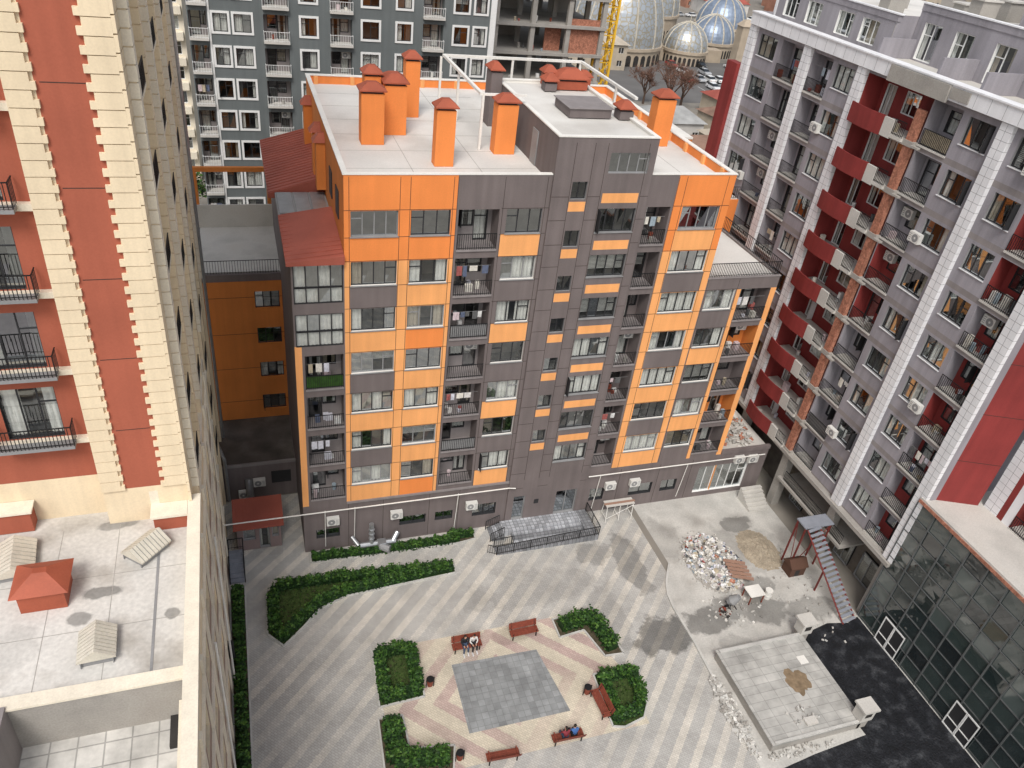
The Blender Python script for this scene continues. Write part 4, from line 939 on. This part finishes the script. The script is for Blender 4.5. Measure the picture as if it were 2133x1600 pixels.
# ---------------------------------------------------------------- people
SKIN=mat("skin",(.50,.29,.20),.6,.04); HAIR=mat("hair_dark",(.02,.014,.01),.6); JEAN=mat("jeans",(.05,.07,.12),.85); JBL=mat("jacket_black",(.02,.02,.022),.8); JWH=mat("jacket_white",(.6,.58,.55),.8); JBU=mat("jacket_blue",(.05,.12,.3),.8); JRD=mat("jacket_maroon",(.2,.03,.04),.8); SHOE=mat("shoe",(.5,.5,.5),.7)
def person(x,y,rot,jac,pants,lean=0,turn=0,hair=HAIR,long=False,s=1.0):
    e=empty("seated_person",(x,y,.012)); e.rotation_euler=(0,0,rot); e.scale=(s,s,s)
    def sk(name,V,E,Rr,mm,sub=1):
        me=bpy.data.meshes.new(name); me.from_pydata(V,E,[]); me.materials.append(mm)
        o=bpy.data.objects.new(name,me); S.collection.objects.link(o); o.parent=e
        o.modifiers.new("s",'SKIN').use_smooth_shade=True
        d=me.skin_vertices[0].data
        for i,r in enumerate(Rr): d[i].radius=(r,r)
        d[0].use_root=True
        q=o.modifiers.new("u",'SUBSURF'); q.levels=sub; q.render_levels=sub
    sk("trousers",[(0,.08,.57),(-.1,.03,.56),(-.12,-.36,.56),(-.13,-.40,.14),(.1,.03,.56),(.14,-.36,.56),(.16,-.34,.14)],[(0,1),(1,2),(2,3),(0,4),(4,5),(5,6)],[.14,.11,.075,.05,.11,.075,.05],pants)
    L=lean
    sk("jacket",[(0,.09,.60),(0,.12-L*.3,.82),(0,.12-L*.7,1.02),(0,.11-L*.9,1.10),(-.19,.11-L*.8,1.03),(-.25,.02-L,.80),(-.12,-.2,.68),(.19,.11-L*.8,1.03),(.25,.02-L,.80),(.12,-.2,.68)],[(0,1),(1,2),(2,3),(2,4),(4,5),(5,6),(2,7),(7,8),(8,9)],[.14,.145,.14,.06,.065,.055,.038,.065,.055,.038],jac)
    hz=1.26; hy=.08-L*1.1
    m=M("head",e,True)
    c,sn=math.cos(turn),math.sin(turn)
    def ell(cx,cy,cz,rx,ry,rz,mm,n=12,k=8,f=None):
        P=[[(rx*math.cos(math.pi*(i/k-.5))*math.cos(2*math.pi*j/n),ry*math.cos(math.pi*(i/k-.5))*math.sin(2*math.pi*j/n),rz*math.sin(math.pi*(i/k-.5))) for j in range(n)] for i in range(k+1)]
        for i in range(k):
            for j in range(n):
                q=[P[i][j],P[i][(j+1)%n],P[i+1][(j+1)%n],P[i+1][j]]
                q=[(a+cx,b+cy,d+cz) for a,b,d in q]
                if f and not all(f(p) for p in q): continue
                m.poly([(p[0]*c-p[1]*sn,hy+p[0]*sn+p[1]*c,hz+p[2]) for p in q],mm)
    ell(0,0,0,.075,.095,.115,SKIN); ell(0,.012,.02,.085,.104,.115,hair,f=lambda p:p[2]>.045 or p[1]>.0)
    if long: ell(0,.07,-.1,.085,.05,.16,hair)
    ell(0,-.1,-.01,.013,.018,.02,SKIN,6,4); ell(-.077,0,0,.012,.02,.03,SKIN,6,4); ell(.077,0,0,.012,.02,.03,SKIN,6,4)
    for xx in(-.028,.028): ell(xx,-.087,.012,.01,.006,.007,HAIR,6,4)
    ell(0,-.09,-.05,.022,.006,.006,CLO[1],6,4)
    m.build()
    m=M("neck",e,True); m.tube((0,.10-L*.9,1.08),(0,hy+.01,1.2),.055,.05,SKIN,10); m.build()
    m=M("hands",e,True)
    for sx in(-1,1):
        w=Vector((sx*.12,-.2,.675)); kn=Vector((sx*.09,-.29,.655)); m.hex([w+Vector((-.03,0,-.012)),w+Vector((.03,0,-.012)),kn+Vector((.04,0,-.012)),kn+Vector((-.04,0,-.012)),w+Vector((-.03,0,.012)),w+Vector((.03,0,.012)),kn+Vector((.04,0,.012)),kn+Vector((-.04,0,.012))],SKIN)
        for i,l in enumerate((.06,.07,.065,.05)):
            a=kn+Vector((-.03+i*.02,0,0)); b=a+Vector((0,-l*.6,-.008)); m.tube(a,b,.009,.008,SKIN,6); m.tube(b,b+Vector((0,-l*.35,-.025)),.008,.006,SKIN,6)
        a=w+Vector((-sx*.03,-.03,0)); m.tube(a,a+Vector((-sx*.03,-.04,-.005)),.011,.008,SKIN,6)
    m.build()
    m=M("shoes",e)
    for xx,yy in((-.13,-.40),(.16,-.34)): m.hex([(xx-.045,yy-.2,0),(xx+.045,yy-.2,0),(xx+.04,yy+.08,0),(xx-.04,yy+.08,0),(xx-.035,yy-.17,.05),(xx+.035,yy-.17,.05),(xx+.035,yy+.06,.12),(xx-.035,yy+.06,.12)],SHOE)
    m.build()
person(11.05,29.7,0,JBL,JEAN,.05,.5,long=True); person(11.6,29.7,.05,JWH,JBL,.12,-.6); person(15.1,22.4,math.pi,JRD,JEAN,.08,.4,long=True); person(15.65,22.4,math.pi,JBU,JBL,.1,-.5)
# ---------------------------------------------------------------- cars
CP=[mat("car_paint_%s"%k,c,.3,.03,spec=.6) for k,c in (("white",(.7,.7,.7)),("silver",(.4,.41,.42)),("black",(.02,.02,.02)),("red",(.35,.03,.03)),("blue",(.05,.1,.25)),("white2",(.75,.75,.73)))]
CPW=[CP[0],CP[0],CP[5],CP[5],CP[1],CP[1],CP[2],CP[3]]
CG=mat("car_glass",(.02,.025,.03),.1,spec=.8); TY=mat("tyre",(.02,.02,.02),.9)
def car(x,y,rot,p):
    e=empty("parked_car",(x,y,.02)); e.rotation_euler=(0,0,rot); m=M("body",e)
    prof=[(-2.15,.35),(-2.2,.65),(-2.1,.88),(-1.2,.95),(1.95,.98),(2.15,.8),(2.15,.35)]
    cab=[(-1.15,.95),(-.45,1.42),(.95,1.45),(1.65,.98)]
    def ext(pr,w0,w1,mm):
        n=len(pr)
        for s in(-1,1): m.poly([(a,s*(w0 if b<1 else w1),b) for a,b in pr],mm)
        for i in range(n):
            a,b=pr[i],pr[(i+1)%n]; wa=w0 if a[1]<1 else w1; wb=w0 if b[1]<1 else w1
            m.poly([(a[0],-wa,a[1]),(b[0],-wb,b[1]),(b[0],wb,b[1]),(a[0],wa,a[1])],mm)
    ext(prof,.88,.88,p); ext(cab,.82,.66,CG); m.box(ID,-.5,.98,-.64,.64,1.45,1.48,p)
    for sx in(-1.35,1.35):
        for s in(-1,1): m.tube((sx,s*.72,.31),(sx,s*.9,.31),.32,.32,TY,12); m.tube((sx,s*.9,.31),(sx,s*.91,.31),.18,.18,GALV,10)
    for s in(-.6,.6): m.box(ID,-2.21,-2.17,s-.18,s+.18,.62,.75,ACW); m.box(ID,2.151,2.17,s-.15,s+.15,.65,.8,CP[3])
    m.build()
m=M("parking_lot_asphalt"); m.poly([(70,160,.006),(175,160,.006),(185,202,.006),(80,202,.006)],ROAD); m.build()
m=M("street_asphalt"); m.poly([(-60,66,.005),(200,66,.005),(200,78,.005),(-60,78,.005)],ROAD); m.poly([(48,78,.005),(60,78,.005),(80,160,.005),(68,160,.005)],ROAD); m.build()
m=M("parking_bay_lines")
for i in range(28): m.box(ID,108+i*2.7,108.12+i*2.7,170,174.8,.010,.014,FRW)
m.build()
for yy in (166,172.4,180,188,195):
    for xx in range(108,170,3):
        if random.random()<.68: car(xx+rnd(-.3,.3),yy+rnd(-.4,.4),math.pi/2+rnd(-.06,.06)+(math.pi if random.random()<.5 else 0),random.choice(CPW))
for xx in range(136,200,5):
    for yy in (206,262,276):
        if random.random()<.5: car(xx+rnd(-.5,.5)+(20 if yy>210 else 0),yy,rnd(-.1,.1),random.choice(CPW))
for xx,yy in ((12,70),(30,74),(0,74)): car(xx,yy,rnd(-.1,.1),random.choice(CPW))
# ---------------------------------------------------------------- trees
def tree(name,x,y,h,leaf=None,nl=900):
    e=empty(name,(x,y,0)); m=M("trunk_and_limbs",e); tips=[]
    def br(p,d,L,r,k):
        q=p+d*L; m.tube(p,q,r,r*.65,BARK if k<2 else TWIG,6 if k<2 else 4,False)
        if k>=4: tips.append(q); return
        for i in range(3 if k else 5):
            dd=(d+Vector((rnd(-.8,.8),rnd(-.8,.8),rnd(-.1,.6)))).normalized(); br(p.lerp(q,rnd(.6,1)),dd,L*rnd(.55,.8),r*.55,k+1)
    br(Vector((0,0,0)),Vector((0,0,1)),h*.33,h*.03,0); m.build()
    m=M("crown",e)
    if leaf:
        for i in range(nl):
            p=random.choice(tips)+Vector((rnd(-.6,.6),rnd(-.6,.6),rnd(-.5,.5)))
            s=rnd(.1,.22); r=Matrix.Rotation(rnd(0,6.28),3,'Z')@Matrix.Rotation(rnd(-1.3,1.3),3,'X')
            m.poly([p+r@Vector(v) for v in ((-s,-s*.6,0),(s,-s*.6,0),(s,s*.6,0),(-s,s*.6,0))],random.choice(leaf))
        m.build()
    else:
        for t in tips:
            for i in range(7): m.tube(t,t+Vector((rnd(-.9,.9),rnd(-.9,.9),rnd(-.2,1.0))),.03,.015,TWIG,3,False)
        m.build()
for x,y,h in ((88,152,12),(92,154,11),(85,158,9),(160,205,8),(172,215,8)): tree("bare_tree",x,y,h)
for x,y,h in ((92,133,6),(104,138,5),(-3,75,7),(-6,98,8),(118,150,6),(180,250,9),(200,262,9)): tree("leafy_tree",x,y,h,[LEAF,LEAF3,LEAF2])
# ---------------------------------------------------------------- distant houses
RR=[mat("roof_red",(.30,.08,.06),.8,.2,.5),mat("roof_rust",(.24,.15,.11),.8,.3,.5),mat("roof_grey",(.33,.33,.32),.8,.2,.5),mat("roof_tan",(.40,.35,.28),.8,.2,.5)]
WMs=[mat("plaster_tan",(.42,.36,.28),.9,.15,.5),mat("plaster_white",(.55,.53,.5),.9,.15,.5),mat("plaster_brick",(.32,.16,.11),.9,.2,.5)]
def house(x,y,w,l,h,rot,rm,wm,name="low_house"):
    e=empty(name,(x,y,0)); e.rotation_euler=(0,0,rot); m=M("walls",e); T=lambda u,d,z:(u,-l/2-d,z)
    hs=[]
    nf=max(1,int(h/3)); nu=max(1,int(w/3))
    for k in range(nf):
        for i in range(nu):
            u=-w/2+(i+.3)*w/nu; hs.append((u,u+w/nu*.4,1+3*k,2.3+3*k))
    wall(m,T,-w/2,w/2,0,h,hs,wm)
    for q in hs: reveal(m,T,*q,0,-.2,FRW,INT); m.box(T,(q[0]+q[1])/2-.04,(q[0]+q[1])/2+.04,-.15,-.1,q[2],q[3],FRW)
    for s in(-1,1): m.poly([(s*w/2,-l/2,0),(s*w/2,l/2,0),(s*w/2,l/2,h),(s*w/2,-l/2,h)],wm); 
    m.poly([(-w/2,l/2,0),(w/2,l/2,0),(w/2,l/2,h),(-w/2,l/2,h)],wm); m.build()
    m=M("roof",e); r=min(w,l)*.22; o=.5
    a=[(-w/2-o,-l/2-o,h),(w/2+o,-l/2-o,h),(w/2+o,l/2+o,h),(-w/2-o,l/2+o,h)]; p,q=(-w/2+l*.3,0,h+r),(w/2-l*.3,0,h+r)
    if w<=l: p,q=(0,-l/2+w*.3,h+r),(0,l/2-w*.3,h+r); m.poly([a[0],a[1],p],rm); m.poly([a[1],a[2],q,p],rm); m.poly([a[2],a[3],q],rm); m.poly([a[3],a[0],p,q],rm)
    else: m.poly([a[0],a[1],q,p],rm); m.poly([a[1],a[2],q],rm); m.poly([a[2],a[3],p,q],rm); m.poly([a[3],a[0],p],rm)
    m.build()
house(104,150,14,9,4,.1,RR[0],WMs[0]); house(96,139,12,9,3.5,.2,RR[1],WMs[0]); house(106,132,12,8,3.5,.0,RR[2],WMs[1]); house(114,141,10,8,3.5,.3,RR[3],WMs[1]); house(88,122,14,10,4,.1,RR[3],WMs[0]); house(104,118,12,9,4,.1,RR[1],WMs[1]); house(78,135,12,9,4,.0,RR[2],WMs[1]); house(70,110,16,10,6,.0,RR[1],WMs[0])
house(84,192,20,8,6,.0,RR[3],WMs[0],"market_building")
for i in range(46):
    x=rnd(90,460);y=rnd(285,620)
    house(x,y,rnd(10,24),rnd(8,16),rnd(3.5,10),rnd(-.3,.3),random.choice(RR),random.choice(WMs),"low_house")
for i in range(16):
    x=rnd(170,420);y=rnd(300,640); tree("leafy_tree",x,y,rnd(7,11),[LEAF3,LEAF,BARK],400)
house(184,305,30,14,9,.1,RR[0],WMs[2],"brick_row_house"); house(225,300,26,14,9,.1,RR[0],WMs[2],"brick_row_house")
# ---------------------------------------------------------------- camera
R=Vector((0.948,-0.299,0.110)); Bv=Vector((-0.308,-0.770,0.558)).normalized(); R=(R-Bv*R.dot(Bv)).normalized(); U=Bv.cross(R)
cam=bpy.data.cameras.new("camera"); co=bpy.data.objects.new("camera",cam); S.collection.objects.link(co)
co.matrix_world=Matrix((( R.x,U.x,Bv.x,0),(R.y,U.y,Bv.y,0),(R.z,U.z,Bv.z,42),(0,0,0,1)))
cam.sensor_width=36; cam.lens=1629/2133*36; cam.clip_end=4000; cam.clip_start=.1; S.camera=co
# ---------------------------------------------------------------- light
el,az=math.radians(52),math.radians(205)
w=bpy.data.worlds.new("World"); S.world=w; w.use_nodes=True; n=w.node_tree.nodes; l=w.node_tree.links
sk=n.new("ShaderNodeTexSky"); sk.sky_type='NISHITA'; sk.sun_disc=False; sk.sun_elevation=el; sk.sun_rotation=az; sk.dust_density=3; sk.air_density=1; sk.ozone_density=.8
hs=n.new("ShaderNodeHueSaturation"); hs.inputs["Saturation"].default_value=.4; hs.inputs["Value"].default_value=1.15
l.new(sk.outputs[0],hs.inputs["Color"]); l.new(hs.outputs[0],n["Background"].inputs[0]); n["Background"].inputs[1].default_value=.15
sd=bpy.data.lights.new("sun",'SUN'); sd.energy=2.1; sd.angle=math.radians(20); sd.color=(1,.965,.92)
so=bpy.data.objects.new("sun",sd); S.collection.objects.link(so)
dv=Vector((math.sin(az)*math.cos(el),math.cos(az)*math.cos(el),math.sin(el)))
so.rotation_euler=dv.to_track_quat('Z','Y').to_euler()
S.view_settings.view_transform='Standard'; S.view_settings.look='None'; S.view_settings.exposure=0
